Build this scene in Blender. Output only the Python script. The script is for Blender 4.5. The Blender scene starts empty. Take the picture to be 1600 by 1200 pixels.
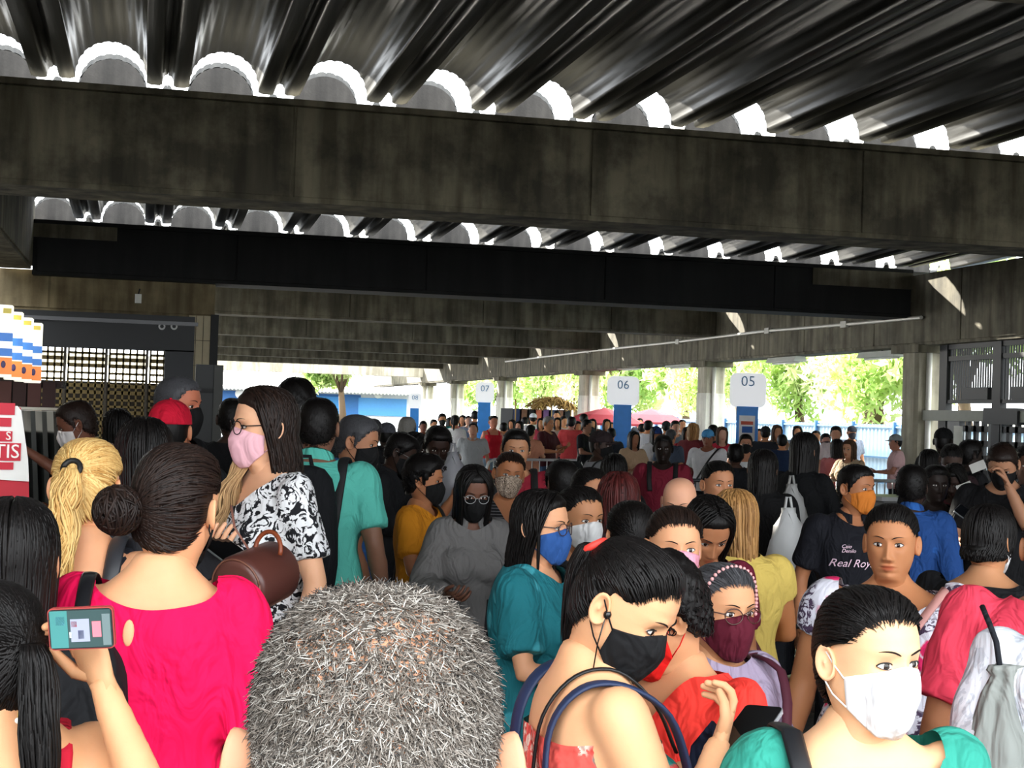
import bpy, bmesh, math, random
import numpy as np
from mathutils import Matrix, Vector
rnd = random.Random(7)
nr = np.random.RandomState(5)
sc = bpy.context.scene
COL = sc.collection
PI = math.pi
# ---------------------------------------------------------------- camera (1600x1200 frame, focal length 2400 px)
FPX = 2400.0
def nrm(v):
    v = np.array(v, float); return v / np.linalg.norm(v)
Yc = nrm([-575, -32, -FPX]); Xr = nrm([10000, -365, -FPX]); Xc = nrm(Xr - Yc * (Xr @ Yc)); Zc = np.cross(Xc, Yc)
RC = np.array([Xc, Yc, Zc])
CAM = np.array([0, 0, 1.75])
cd = bpy.data.cameras.new('camera'); cam = bpy.data.objects.new('camera', cd); COL.objects.link(cam)
cd.sensor_width = 36; cd.lens = 36 * FPX / 1600; cd.clip_start = .05; cd.clip_end = 600
m4 = Matrix([[RC[r][c] for c in range(3)] + [CAM[r]] for r in range(3)] + [[0, 0, 0, 1]])
cam.matrix_world = m4
sc.camera = cam
def ray(px, py): return RC @ np.array([px - 800, 600 - py, -FPX])
def at(px, py, D): return CAM + ray(px, py) * D / FPX
def onY(px, py, y): r = ray(px, py); return CAM + r * y / r[1]
def onX(px, py, x): r = ray(px, py); return CAM + r * x / r[0]
# ---------------------------------------------------------------- light and exposure
sc.view_settings.view_transform = 'Standard'; sc.view_settings.look = 'None'
sc.view_settings.exposure = 0.15; sc.view_settings.gamma = 1; sc.view_settings.use_curve_mapping = False
sc.cycles.use_denoising = True
sc.cycles.max_bounces = 8; sc.cycles.diffuse_bounces = 4; sc.cycles.transparent_max_bounces = 12
sc.cycles.sample_clamp_indirect = 6
w = bpy.data.worlds.new('sky'); sc.world = w; w.use_nodes = True
nt = w.node_tree; bg = nt.nodes['Background']
bg.inputs[0].default_value = (.93, .97, 1, 1); bg.inputs[1].default_value = 6
sd = bpy.data.lights.new('sun', 'SUN'); sun = bpy.data.objects.new('sun', sd); COL.objects.link(sun)
sd.energy = 22; sd.angle = math.radians(1.0); sd.color = (1, .95, .84)
sun.rotation_euler = Vector((.42, -.85, -.43)).to_track_quat('-Z', 'Y').to_euler()

# ---------------------------------------------------------------- materials
MC = {}
def lin(c):
    if isinstance(c, str):
        c = [int(c[i:i + 2], 16) / 255 for i in (0, 2, 4)]
        c = [x / 12.92 if x < .04045 else ((x + .055) / 1.055) ** 2.4 for x in c]
    return (c[0], c[1], c[2], 1)
def newmat(name):
    m = bpy.data.materials.new(name); m.use_nodes = True
    return m, m.node_tree.nodes, m.node_tree.links, m.node_tree.nodes['Principled BSDF']
def nd(N, t, **kw):
    n = N.new(t)
    for k, v in kw.items():
        if k in n.inputs.keys() if hasattr(n.inputs, 'keys') else False: n.inputs[k].default_value = v
        else: setattr(n, k, v)
    return n
def ramp(N, stops, interp='LINEAR'):
    r = N.new('ShaderNodeValToRGB'); r.color_ramp.interpolation = interp
    e = r.color_ramp.elements
    while len(e) < len(stops): e.new(.5)
    for k, (p, c) in enumerate(stops): e[k].position = p; e[k].color = lin(c)
    return r
def coords(N, L, scale=(1, 1, 1), kind='Object', rot=(0, 0, 0)):
    t = N.new('ShaderNodeTexCoord'); mp = N.new('ShaderNodeMapping')
    mp.inputs['Scale'].default_value = scale; mp.inputs['Rotation'].default_value = rot
    L.new(t.outputs[kind], mp.inputs[0]); return mp
def mixc(N, L, fac, a, b, mode='MIX'):
    m = N.new('ShaderNodeMixRGB'); m.blend_type = mode
    for k, v in ((0, fac), (1, a), (2, b)):
        if hasattr(v, 'is_output') : L.new(v, m.inputs[k])
        elif k == 0: m.inputs[0].default_value = v
        else: m.inputs[k].default_value = lin(v)
    return m
def bump(N, L, b, src, strength=.3, dist=.01):
    n = N.new('ShaderNodeBump'); n.inputs['Strength'].default_value = strength; n.inputs['Distance'].default_value = dist
    L.new(src, n.inputs['Height']); L.new(n.outputs[0], b.inputs['Normal']); return n
def cached(f):
    def g(*a, **k):
        key = (f.__name__, a, tuple(sorted(k.items())))
        if key not in MC: MC[key] = f(*a, **k)
        return MC[key]
    return g
@cached
def plain(c, rough=.6, metal=0., spec=.5, emit=0.):
    m, N, L, b = newmat('plain')
    b.inputs['Roughness'].default_value = rough; b.inputs['Metallic'].default_value = metal
    b.inputs['Specular IOR Level'].default_value = spec
    mp = coords(N, L); n = nd(N, 'ShaderNodeTexNoise'); n.inputs['Scale'].default_value = 9; n.inputs['Detail'].default_value = 3
    L.new(mp.outputs[0], n.inputs[0])
    x = mixc(N, L, n.outputs[0], [v * .88 for v in lin(c)[:3]], [min(1, v * 1.1) for v in lin(c)[:3]])
    L.new(x.outputs[0], b.inputs['Base Color'])
    if emit:
        b.inputs['Emission Color'].default_value = lin(c); b.inputs['Emission Strength'].default_value = emit
    return m
@cached
def concrete(c1='6d6555', c2='9b927c', stain=.5, rough=.85, streak=1.):
    m, N, L, b = newmat('concrete')
    mp = coords(N, L, (1, 1, .12)); n = N.new('ShaderNodeTexNoise'); n.inputs['Scale'].default_value = 5 * streak; n.inputs['Detail'].default_value = 7
    L.new(mp.outputs[0], n.inputs[0])
    mp2 = coords(N, L); n2 = N.new('ShaderNodeTexNoise'); n2.inputs['Scale'].default_value = 1.1; n2.inputs['Detail'].default_value = 6; n2.inputs['Roughness'].default_value = .65
    L.new(mp2.outputs[0], n2.inputs[0])
    n3 = N.new('ShaderNodeTexNoise'); n3.inputs['Scale'].default_value = 45; n3.inputs['Detail'].default_value = 4; L.new(mp2.outputs[0], n3.inputs[0])
    r = ramp(N, [(.38, c1), (.62, c2)]); L.new(n.outputs[0], r.inputs[0])
    r2 = ramp(N, [(.40, (1 - stain,) * 3), (.56, (1, 1, 1))]); L.new(n2.outputs[0], r2.inputs[0])
    x = mixc(N, L, 1., r.outputs[0], r2.outputs[0], 'MULTIPLY'); L.new(x.outputs[0], b.inputs['Base Color'])
    b.inputs['Roughness'].default_value = rough
    bump(N, L, b, n3.outputs[0], .25, .01)
    return m
# ---------------------------------------------------------------- geometry helpers
def link(o, parent=None):
    COL.objects.link(o)
    if parent is not None: o.parent = parent
    return o
def tag(o, label=None, cat=None, group=None, kind=None):
    if label: o['label'] = label
    if cat: o['category'] = cat
    if group: o['group'] = group
    if kind: o['kind'] = kind
    return o
def empty(name, loc=(0, 0, 0), rz=0, **k):
    o = bpy.data.objects.new(name, None); o.location = [float(v) for v in loc]; o.rotation_euler = (0, 0, rz); o.empty_display_size = .1
    link(o); return tag(o, **k)
class G:
    def __init__(s): s.V = []; s.F = []; s.M = []; s.n = 0; s.A = []
    def add(s, V, F, mi=0, a=0.):
        V = np.asarray(V, float).reshape(-1, 3); s.V.append(V)
        s.A.append(np.full(len(V), a) if np.isscalar(a) else np.asarray(a, float))
        for f in F if isinstance(F, list) else [F]:
            f = np.asarray(f, int)
            if len(f): s.F.append(f + s.n); s.M.append(np.full(len(f), mi) if np.isscalar(mi) else np.asarray(mi))
        s.n += len(V); return s
    def box(s, x0, x1, y0, y1, z0, z1, mi=0):
        V = [(x, y, z) for x in (x0, x1) for y in (y0, y1) for z in (z0, z1)]
        return s.add(V, np.array([(0, 1, 3, 2), (4, 6, 7, 5), (0, 4, 5, 1), (2, 3, 7, 6), (0, 2, 6, 4), (1, 5, 7, 3)]), mi)
    def bar(s, a, b, wx, wy=None, mi=0, ref=(0, 0, 1)):
        a, b = np.array(a, float), np.array(b, float); t = nrm(b - a); wy = wx if wy is None else wy
        u = np.cross(t, ref)
        if np.linalg.norm(u) < 1e-3: u = np.cross(t, (0, 1, 0))
        u = nrm(u); v = np.cross(u, t)
        V = [p + u * i * wx / 2 + v * j * wy / 2 for p in (a, b) for i, j in ((-1, -1), (1, -1), (1, 1), (-1, 1))]
        return s.add(V, np.array([(0, 1, 2, 3), (7, 6, 5, 4), (0, 4, 5, 1), (1, 5, 6, 2), (2, 6, 7, 3), (3, 7, 4, 0)]), mi)
    def loft(s, R, mi=0, closed=True, caps=True, a=0.):
        R = np.asarray(R, float); K, n = R.shape[:2]
        i = np.arange(K - 1)[:, None] * n; j = np.arange(n if closed else n - 1)[None]
        j2 = (j + 1) % n
        Q = np.stack([i + j, i + j2, i + n + j2, i + n + j], -1).reshape(-1, 4)
        V = R.reshape(-1, 3); F = [Q]
        if caps and closed:
            c0, c1 = R[0].mean(0), R[-1].mean(0); V = np.vstack([V, c0, c1]); jj = np.arange(n)
            F.append(np.stack([np.full(n, K * n), (jj + 1) % n, jj], -1))
            F.append(np.stack([np.full(n, K * n + 1), (K - 1) * n + jj, (K - 1) * n + (jj + 1) % n], -1))
        return s.add(V, F, mi, a)
    def tube(s, P, r, sides=8, mi=0, flat=1., ref=None, round_=False, a=0.):
        P = np.asarray(P, float); r = np.broadcast_to(np.asarray(r, float), (len(P),)).copy()
        if round_:
            t0 = nrm(P[0] - P[1]); t1 = nrm(P[-1] - P[-2])
            aa = np.radians([80, 50, 22])
            P = np.vstack([[P[0] + t0 * r[0] * math.sin(x) for x in aa], P, [P[-1] + t1 * r[-1] * math.sin(x) for x in aa[::-1]]])
            r = np.concatenate([r[0] * np.cos(aa), r, r[-1] * np.cos(aa[::-1])])
        T = np.gradient(P, axis=0); T /= np.linalg.norm(T, axis=1)[:, None] + 1e-12
        u = np.array(ref if ref is not None else (0.13, 0.21, .97), float)
        if abs(T[0] @ nrm(u)) > .95: u = np.array((1., .1, 0))
        R = []; th = np.arange(sides) * 2 * PI / sides
        for p, t, q in zip(P, T, r):
            u = u - t * (u @ t); u = u / (np.linalg.norm(u) + 1e-12); v = np.cross(t, u)
            R.append(p + q * (np.cos(th)[:, None] * u * flat + np.sin(th)[:, None] * v))
        return s.loft(R, mi, a=a)
    def ell(s, c, r, n=12, k=8, mi=0):
        ph = np.linspace(.001, PI - .001, k); th = np.arange(n) * 2 * PI / n
        R = np.stack([np.outer(np.sin(ph), np.cos(th)) * r[0], np.outer(np.sin(ph), np.sin(th)) * r[1], np.outer(-np.cos(ph), np.ones(n)) * r[2]], -1) + np.array(c)
        return s.loft(R, mi)
    def bundle(s, P, r, sides=4, mi=0, flat=.5, ref=(0, 0, 0), a=None, nrmls=None):
        """many strands at once: P (M,K,3), r (K,) or (M,K)"""
        P = np.asarray(P, float); M, K = P.shape[:2]; r = np.broadcast_to(r, (M, K))
        T = np.gradient(P, axis=1); T /= np.linalg.norm(T, axis=2)[..., None] + 1e-12
        O = nrmls if nrmls is not None else P - np.array(ref)
        u = np.cross(T, O); u /= np.linalg.norm(u, axis=2)[..., None] + 1e-9
        v = np.cross(u, T)
        th = np.arange(sides) * 2 * PI / sides + .4
        R = P[:, :, None] + r[..., None, None] * (np.cos(th)[:, None] * u[:, :, None] + flat * np.sin(th)[:, None] * v[:, :, None])
        i = np.arange(K - 1)[:, None] * sides; j = np.arange(sides)[None]; j2 = (j + 1) % sides
        Q = np.stack([i + j, i + j2, i + sides + j2, i + sides + j], -1).reshape(-1, 4)
        Q = (Q[None] + (np.arange(M) * K * sides)[:, None, None]).reshape(-1, 4)
        aa = np.repeat(nr.rand(M) if a is None else a, K * sides)
        return s.add(R.reshape(-1, 3), Q, mi, aa)
    def mesh(s, name, smooth=True, attr=None):
        V = np.vstack(s.V); me = bpy.data.meshes.new(name)
        me.vertices.add(len(V)); me.vertices.foreach_set('co', V.ravel())
        ln = np.concatenate([np.full(len(f), f.shape[1]) for f in s.F]); lv = np.concatenate([f.ravel() for f in s.F])
        st = np.concatenate([[0], np.cumsum(ln)[:-1]])
        me.loops.add(len(lv)); me.loops.foreach_set('vertex_index', lv.astype(np.int32))
        me.polygons.add(len(ln)); me.polygons.foreach_set('loop_start', st.astype(np.int32)); me.polygons.foreach_set('loop_total', ln.astype(np.int32))
        me.polygons.foreach_set('material_index', np.concatenate(s.M).astype(np.int32))
        me.polygons.foreach_set('use_smooth', np.full(len(ln), smooth))
        if attr:
            at_ = me.attributes.new(attr, 'FLOAT', 'POINT'); at_.data.foreach_set('value', np.concatenate(s.A).astype(np.float32))
        me.update(calc_edges=True); return me
    def build(s, name, mats, parent=None, smooth=False, loc=None, attr=None, **tg):
        me = s.mesh(name, smooth, attr)
        for m in mats if isinstance(mats, (list, tuple)) else [mats]: me.materials.append(m)
        o = bpy.data.objects.new(name, me)
        if loc is not None: o.location = [float(v) for v in loc]
        link(o, parent); return tag(o, **tg)
def dup(o, parent=None, loc=None, rz=None):
    c = o.copy(); COL.objects.link(c)
    if parent is not None: c.parent = parent
    if loc is not None: c.location = [float(v) for v in loc]
    if rz is not None: c.rotation_euler = (0, 0, rz)
    return c
def copy_tree(o, parent=None):
    kids = [k for k in o.children]
    c = o.copy(); COL.objects.link(c)
    if parent is not None: c.parent = parent
    for k in kids: copy_tree(k, c)
    return c
def bevel(o, wd=.01, seg=2):
    m = o.modifiers.new('b', 'BEVEL'); m.width = wd; m.segments = seg; m.limit_method = 'ANGLE'; return o
# ================================================================ SETTING
CON = concrete('585240', '837b65', .62); CON2 = concrete('575140', '7f7865', .4); CONL = concrete('a59e8a', 'cfc8b4', .2)
CON_DARK = concrete('0e0f0f', '191a19', .3)  # near-black concrete, used on one roof beam only
STEEL = plain('090a0b', .6)
# floor: dark worn paving
m, N, L, b = newmat('paving')
mp = coords(N, L); n = N.new('ShaderNodeTexNoise'); n.inputs['Scale'].default_value = 2.5; n.inputs['Detail'].default_value = 8; L.new(mp.outputs[0], n.inputs[0])
r = ramp(N, [(.35, '17191b'), (.7, '3a3b3a')]); L.new(n.outputs[0], r.inputs[0]); L.new(r.outputs[0], b.inputs['Base Color'])
rr = ramp(N, [(.4, (.18,) * 3), (.65, (.5,) * 3)]); L.new(n.outputs[0], rr.inputs[0]); L.new(rr.outputs[0], b.inputs['Roughness'])
bump(N, L, b, n.outputs[0], .3, .03)
PAVE = m
fl = G().box(-40, 60, -20, 130, -.3, -.012).build('floor', PAVE, kind='structure')
# paving stones that the gaps in the crowd let you see (uneven, worn, slightly wavy)
gs = []
for v in range(3):
    g = G(); x0, y0 = .0, .0
    hw, hd = .13 + .015 * v, .085
    R = []
    for z, k in ((-.012, 1), (.0, 1), (.006, .86)):
        R.append([(sx * hw * k + rnd.uniform(-.006, .006), sy * hd * k + rnd.uniform(-.006, .006), z + rnd.uniform(-.001, .001)) for sx, sy in ((-1, -1), (1, -1), (1, 1), (-1, 1))])
    g.loft(R); me = g.mesh('paving_stone'); me.materials.append(PAVE); gs.append(me)
cnt = 0
for iy in range(16):
    for ix in range(10):
        Y = 5.0 + iy * .19
        c = onY(1225, 900, Y); X = c[0] - .85 + ix * .3 + (.15 if iy % 2 else 0)
        o = bpy.data.objects.new('paving_stone', gs[(ix * 7 + iy * 3) % 3]); link(o, fl); o.location = (X, Y, rnd.uniform(-.004, .003)); o.rotation_euler = (rnd.uniform(-.02, .02), rnd.uniform(-.02, .02), rnd.uniform(-.03, .03))

# transverse beams (faced with concrete panels about 3 m wide, open joints between)
BEAMS = [0.6, 5.7, 15.2, 24.7, 34.2, 43.7, 52.4, 60.8, 68.4]  # nearest beams lie out of view; roof edge placed to shape foreground light
ZB, ZT = 3.79, 4.80
XR = 13.1
def panelled(name, p0, p1, z0, z1, thick, width, mats, joint0=0., gap=.022, ledge=True, core=None):
    """beam from p0 to p1 (plan), front face on the line, core behind"""
    p0 = np.array(p0, float); p1 = np.array(p1, float); Lh = np.linalg.norm(p1 - p0); t = (p1 - p0) / Lh; nn = np.array((t[1], -t[0]))
    ang = math.atan2(t[1], t[0])
    par = empty(name, (p0[0], p0[1], 0), ang, kind='structure')
    g = G().box(0, Lh, .03, thick, z0 + .005, z1 - .005)
    if ledge: g.box(0, Lh, -.05, .06, z1 - .06, z1); g.box(0, Lh, -.012, .05, z0, z0 + .05)
    g.build('beam_core', core or mats, par)
    x = -joint0
    while x < Lh:
        a, b_ = max(0, x), min(Lh, x + width)
        if b_ - a > .1:
            o = G().box(a + gap / 2, b_ - gap / 2, 0, .05, z0 + .052, z1 - (.065 if ledge else .0)).build('panel', mats, par)
            bevel(o, .008, 1)
        x += width
    return par
for i, y in enumerate(BEAMS):
    xl = -6 if i < 3 else (-1.75 if i == 3 else 1.0)
    mt = CON_DARK if i == 3 else (CON if i == 2 else CON2)
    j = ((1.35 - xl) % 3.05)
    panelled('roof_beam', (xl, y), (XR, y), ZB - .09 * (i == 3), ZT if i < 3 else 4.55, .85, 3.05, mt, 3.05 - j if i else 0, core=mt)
# paler concrete ends of the near-black beam
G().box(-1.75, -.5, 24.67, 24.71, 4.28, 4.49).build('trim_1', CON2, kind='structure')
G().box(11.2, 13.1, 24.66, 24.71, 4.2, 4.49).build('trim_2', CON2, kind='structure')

# vaulted roof panels: one period = half groove, rib, fluted vault, rib, half groove
PITCH = 1.075
def vault_profile():
    P = []
    for a in np.linspace(PI / 2, PI, 6): P.append((.055 + .055 * math.cos(a) - .055 + .0, 0))  # placeholder, replaced below
    P = [(0, .10), (.03, .09), (.05, .05), (.055, .0), (.08, -.012), (.16, -.012), (.19, 0.0)]
    for k in range(41):
        a = PI - PI * k / 40
        fl_ = .010 * (k % 4 == 0) if 2 < k < 38 else 0
        P.append((PITCH / 2 + (.335 - fl_) * math.cos(a), (.375 - fl_) * math.sin(a) ** .85 if math.sin(a) > 1e-6 else 0))
    P += [(PITCH - .19, 0), (PITCH - .16, -.012), (PITCH - .08, -.012), (PITCH - .055, 0.), (PITCH - .05, .05), (PITCH - .03, .09), (PITCH - .001, .10)]
    return np.array(P)
VP_ = vault_profile()
m, N, L, b = newmat('vault_metal')
mp = coords(N, L, (9, .35, 2)); n = N.new('ShaderNodeTexNoise'); n.inputs['Scale'].default_value = 2; n.inputs['Detail'].default_value = 6; L.new(mp.outputs[0], n.inputs[0])
r = ramp(N, [(.35, '131413'), (.70, '403f3a')]); L.new(n.outputs[0], r.inputs[0]); L.new(r.outputs[0], b.inputs['Base Color'])
b.inputs['Roughness'].default_value = .38; b.inputs['Specular IOR Level'].default_value = .8
bump(N, L, b, n.outputs[0], .5, .01)
VAULT = m
ZV = 4.865
def vault_mesh(length):
    g = G(); n = len(VP_)
    lo = [np.column_stack([VP_[:, 0], np.full(n, y), VP_[:, 1]]) for y in (0, length)]
    top = VP_.copy(); top[:, 1] += .05; top = top[::-1]
    R = [np.vstack([a, np.column_stack([top[:, 0], np.full(n, a[0, 1]), top[:, 1]])]) for a in lo]
    g.loft(R, caps=False)
    for k, y in enumerate((0, length)):   # end strips closing the sheet thickness
        V = R[k]; i = np.arange(n - 1); F = np.stack([i, i + 1, 2 * n - 2 - i, 2 * n - 1 - i], -1)
        g.add(V, F)
    return g
def end_mesh():
    k = 24; P = [(PITCH / 2 + .33 * math.cos(PI - PI * i / k), .37 * math.sin(PI - PI * i / k) ** .85 if 0 < i < k else 0) for i in range(k + 1)]
    g = G(); A = [(x, 0, z) for x, z in P]; B = [(x, .06, z) for x, z in P]
    g.loft([A, B], caps=True); return g
ceil = empty('ceiling', (0, 0, ZV), kind='structure')
em = end_mesh().mesh('end_wall', False); em.materials.append(concrete('2f2d2b', '4a4744', .4))
X0 = onY(263, 122, 15.2)[0]
for i in range(len(BEAMS) - 1):
    ya = BEAMS[i] + .82; yb = BEAMS[i + 1] + .10
    me = vault_mesh(yb - ya).mesh('roof_panel', True); me.materials.append(VAULT)
    za, zb_ = (0, 0) if i < 2 else ((0, -.25) if i == 2 else (-.25, -.25)); sl = math.atan2(zb_ - za, yb - ya)
    for q in range(-6, 13):
        x = X0 + q * PITCH
        if x < (-5.5 if i < 2 else -2.6) or x > 13.3: continue
        o = bpy.data.objects.new('roof_panel', me); link(o, ceil); o.location = (x, ya, za + rnd.uniform(-.006, .006)); o.rotation_euler = (sl, 0, 0)
        e = bpy.data.objects.new('end_wall', em); link(e, ceil); e.location = (x, ya, za)
# longitudinal ring beams on the column lines
panelled('ring_beam', (XR, 90), (XR, 12.), 3.2, 4.45, .6, 3.1, CON2, 1.2, ledge=False)
o = panelled('ring_beam', (-1.75, 12), (-1.75, 24.9), 3.79, 4.84, .5, 3.1, CON2, .4, ledge=False)
# low cross beam over the kiosk
panelled('kiosk_beam', (-9, 25.0), (1.05, 25.0), 3.16, 3.80, .5, 2.9, concrete('6b5d42', '8d7f60', .35), 1.2, ledge=False)
# thin conduit along the ring beam
g = G()
P = [onX(x, y, XR - .05) for x, y in ((790, 565), (920, 549), (1060, 534), (1200, 517), (1320, 507), (1440, 496))]
g.tube(P, .035, 8)
for p in P[1:-1:1]: g.box(p[0] - .04, p[0] + .03, p[1] - .12, p[1] + .12, p[2] - .06, p[2] + .06)
g.build('conduit', plain('b9b6ab', .4), smooth=False, label='pale conduit pipe running along the concrete ring beam', category='pipe') if False else tag(g.build('conduit', plain('b9b6ab', .4)), 'pale conduit pipe running along the concrete edge beam above the columns', 'pipe')
# columns: chamfered concrete posts, white painted foot band
colY = [24.7, 35.1, 45.6, 57.0, 66.2, 73.5]
WP = concrete('cfcbbd', 'e9e6da', .2)
for i, y in enumerate(colY):
    e = empty('column', (XR + .25, y, 0), kind='structure')
    hw = .27
    def oct_(h, z, c=.06): return [(h - c, -h, z), (h, -h + c, z), (h, h - c, z), (h - c, h, z), (-h + c, h, z), (-h, h - c, z), (-h, -h + c, z), (-h + c, -h, z)]
    G().loft([oct_(hw, 0), oct_(hw, 3.2)]).build('shaft', CONL if i else concrete('8d8674', 'b0a994', .25), e)
    if i: G().loft([oct_(hw + .012, 0), oct_(hw + .012, 2.45)]).build('painted_band', WP, e)
    G().box(-.36, .36, -.5, .5, 3.08, 3.21).build('bearing_block', CON2, e)
    G().tube([(-.05, -.33, 0), (-.05, -.33, 3.15)], .05, 8).build('downpipe', plain('d5d2c8', .4), e, smooth=True)
# light housings hanging under the ring beam
for px, py in ((1378, 556), (1228, 564), (1062, 572), (985, 575), (690, 597)):
    p = onX(px, py, XR + .3)
    t = empty('fluorescent_fitting', p); lab = {1378: 'batten light fitting hanging nearest the turnstile column', 1228: 'batten light fitting above the 05 sign post', 1062: 'batten light fitting hanging close to the tall middle column', 985: 'long batten light fitting hanging in the 06 bay', 690: 'small white batten light beside the farthest columns'}[px]
    tag(t, lab, 'light fitting')
    G().loft([[(-.1, y, .08), (.1, y, .08), (.16, y, -.03), (-.16, y, -.03)] for y in (-.75, .75)]).build('housing', plain('d8d8cf', .5), t)
    G().tube([(0, -.7, -.05), (0, .7, -.05)], .02, 6).build('lamp_tube', plain('f2f2ea', .3), t, smooth=True)
    G().bar((0, 0, .08), (0, 0, 3.2 - p[2] if p[2] < 3.15 else .1), .03).build('hanger', STEEL, t)

# far end: yellow-lit soffit edge beams + gable piece
G().box(-6, XR, 73.5, 74.2, 3.5, 4.0).build('trim_3', CONL, kind='structure')
# right-hand gate: louvred screens over turnstile portal
gp = empty('turnstile_gate', onX(1500, 760, XR + .25) * [1, 1, 0], 0); tag(gp, 'dark steel turnstile gate with barred transom beside the concrete column', 'gate')
gy1 = 23.9; gy0 = 17.5; gx = XR + .25; base = np.array(gp.location)
def gl(o): o.location = -Vector(base); return o
for y in np.arange(gy0, gy1, .075):
    gl(G().box(gx - .012, gx + .012, y - .014, y + .014, 2.2, 3.12).build('bar', STEEL, gp))
for y0, y1 in ((20.3, 20.55), (23.75, 24.0), (22.05, 22.3), (17.3, 17.55)):
    gl(G().box(gx - .06, gx + .06, y0, y1, 0, 3.2).build('post', STEEL, gp))
for z0, z1 in ((2.92, 3.0), (3.12, 3.2), (2.2, 2.26)):
    gl(G().box(gx - .04, gx + .04, gy0, gy1, z0, z1).build('rail', STEEL, gp))
for y0, y1 in ((22.4, 23.2), (20.7, 21.7), (18.3, 19.7)):
    gl(G().box(gx - .08, gx + .08, y0, y1, 2.26, 2.46).build('lock_box', STEEL, gp))
gray = plain('8f9084', .6)
for y0, y1 in ((22.35, 24.4), (17.3, 21.35)):
    gl(G().box(gx - .14, gx + .1, y0, y1, 1.9, 2.08).build('lintel', gray, gp))
gl(G().box(gx - .18, gx + .14, 21.35, 22.35, 1.86, 2.12).build('motor_box', STEEL, gp))
g = G()
for yc in (22.85, 21.6, 20.35, 19.2, 18.1):     # perforated turnstile cages: frame with rounded openings
    for y in np.arange(yc - .5, yc + .51, .25): g.box(gx - .03, gx + .03, y - .045, y + .045, 0, 1.9)
    for z in np.arange(.1, 1.92, .24): g.box(gx - .03, gx + .03, yc - .5, yc + .5, z - .05, z + .05)
gl(g.build('cage', STEEL, gp))
for yc in (23.5, 22.2, 20.95, 19.75): gl(G().box(gx - .05, gx + .05, yc - .2, yc + .2, 0, 1.9).build('door_leaf', plain('1d2224', .5), gp))
gl(G().box(gx - .2, gx - .19, 22.95, 23.22, 1.35, 1.82).build('notice', plain('c9cbbf', .7), gp))

# numbered platform totems
FONT = None
def text_mesh(s, size, mat, parent, loc, rz=0, name='lettering', depth=.004, tilt=PI / 2, align='CENTER', shear=0):
    cu = bpy.data.curves.new(name, 'FONT'); cu.body = s; cu.size = size; cu.align_x = align; cu.align_y = 'CENTER'; cu.extrude = depth; cu.shear = shear; cu.resolution_u = 3
    o = bpy.data.objects.new(name, cu); COL.objects.link(o)
    dg = bpy.context.evaluated_depsgraph_get(); me = bpy.data.meshes.new_from_object(o.evaluated_get(dg)); bpy.data.objects.remove(o)
    me.materials.clear(); me.materials.append(mat)
    o = bpy.data.objects.new(name, me); link(o, parent); o.location = loc; o.rotation_euler = (tilt, 0, rz); return o
BLUE = plain('3a94ee', .45); SIGNW = plain('f4f6f8', .4, emit=.45)  # slight glow added so the sign panels read brighter white
def totem(px, num, D, ytop, ymid, wpx, cpx, dy_num, label, poster=False, sub=None):
    k = D / FPX; p = at(px, ymid, D); base = (p[0], p[1], 0)
    rz = math.atan2(-p[0], p[1]) * 1.0
    t = empty('sign_totem', base, rz); tag(t, label, 'sign')
    zt = at(px, ytop, D)[2]; zm = p[2]; W = wpx * k / 2; cw = cpx * k / 2
    n = 6; r = .12; P = []
    for cx, cz, a0 in ((W - r, zt - r, 0), (-W + r, zt - r, PI / 2), (-W + r, zm + r, PI), (W - r, zm + r, 1.5 * PI)):
        for i in range(n): a = a0 + PI / 2 * i / (n - 1); P.append((cx + r * math.cos(a), cz + r * math.sin(a)))
    G().loft([[(x, y, z) for x, z in P] for y in (-.06, .06)]).build('sign_panel', SIGNW, t)
    o = G().box(-cw, cw, -.09, .09, 0, zm + .02).build('sign_post', BLUE, t); bevel(o, .01, 2)
    G().box(-cw - .04, cw + .04, -.14, .14, 0, .04).build('base_plate', STEEL, t)
    tx = plain('7aa0c4', .5)
    text_mesh(num, (zt - zm) * .42, tx, t, (0, -.068, zt - (zt - zm) * dy_num))
    if sub: text_mesh(sub, (zt - zm) * .11, plain('c3d2e2', .5), t, (0, -.068, zt - (zt - zm) * .62))
    if poster:
        G().box(-cw * .72, cw * .72, -.105, -.09, zm - 1.0, zm - .14).build('poster', plain('eef1f2', .6), t)
        G().box(-cw * .55, cw * .55, -.112, -.105, zm - .30, zm - .24).build('poster_band', plain('c8553a', .6), t)
        G().box(-cw * .45, cw * .5, -.112, -.105, zm - .44, zm - .33).build('poster_band', plain('2a66b8', .6), t)
        G().box(-cw * .4, cw * .4, -.112, -.105, zm - .8, zm - .72).build('poster_band', plain('e6cf8a', .6), t)
    return t
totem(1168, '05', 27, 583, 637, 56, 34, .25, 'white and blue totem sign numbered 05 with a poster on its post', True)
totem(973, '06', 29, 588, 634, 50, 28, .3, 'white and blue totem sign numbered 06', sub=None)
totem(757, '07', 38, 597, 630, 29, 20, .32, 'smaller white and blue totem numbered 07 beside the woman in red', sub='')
totem(648, '08', 48, 614, 639, 20, 14, .3, 'small white and blue totem sign numbered 08')

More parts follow.
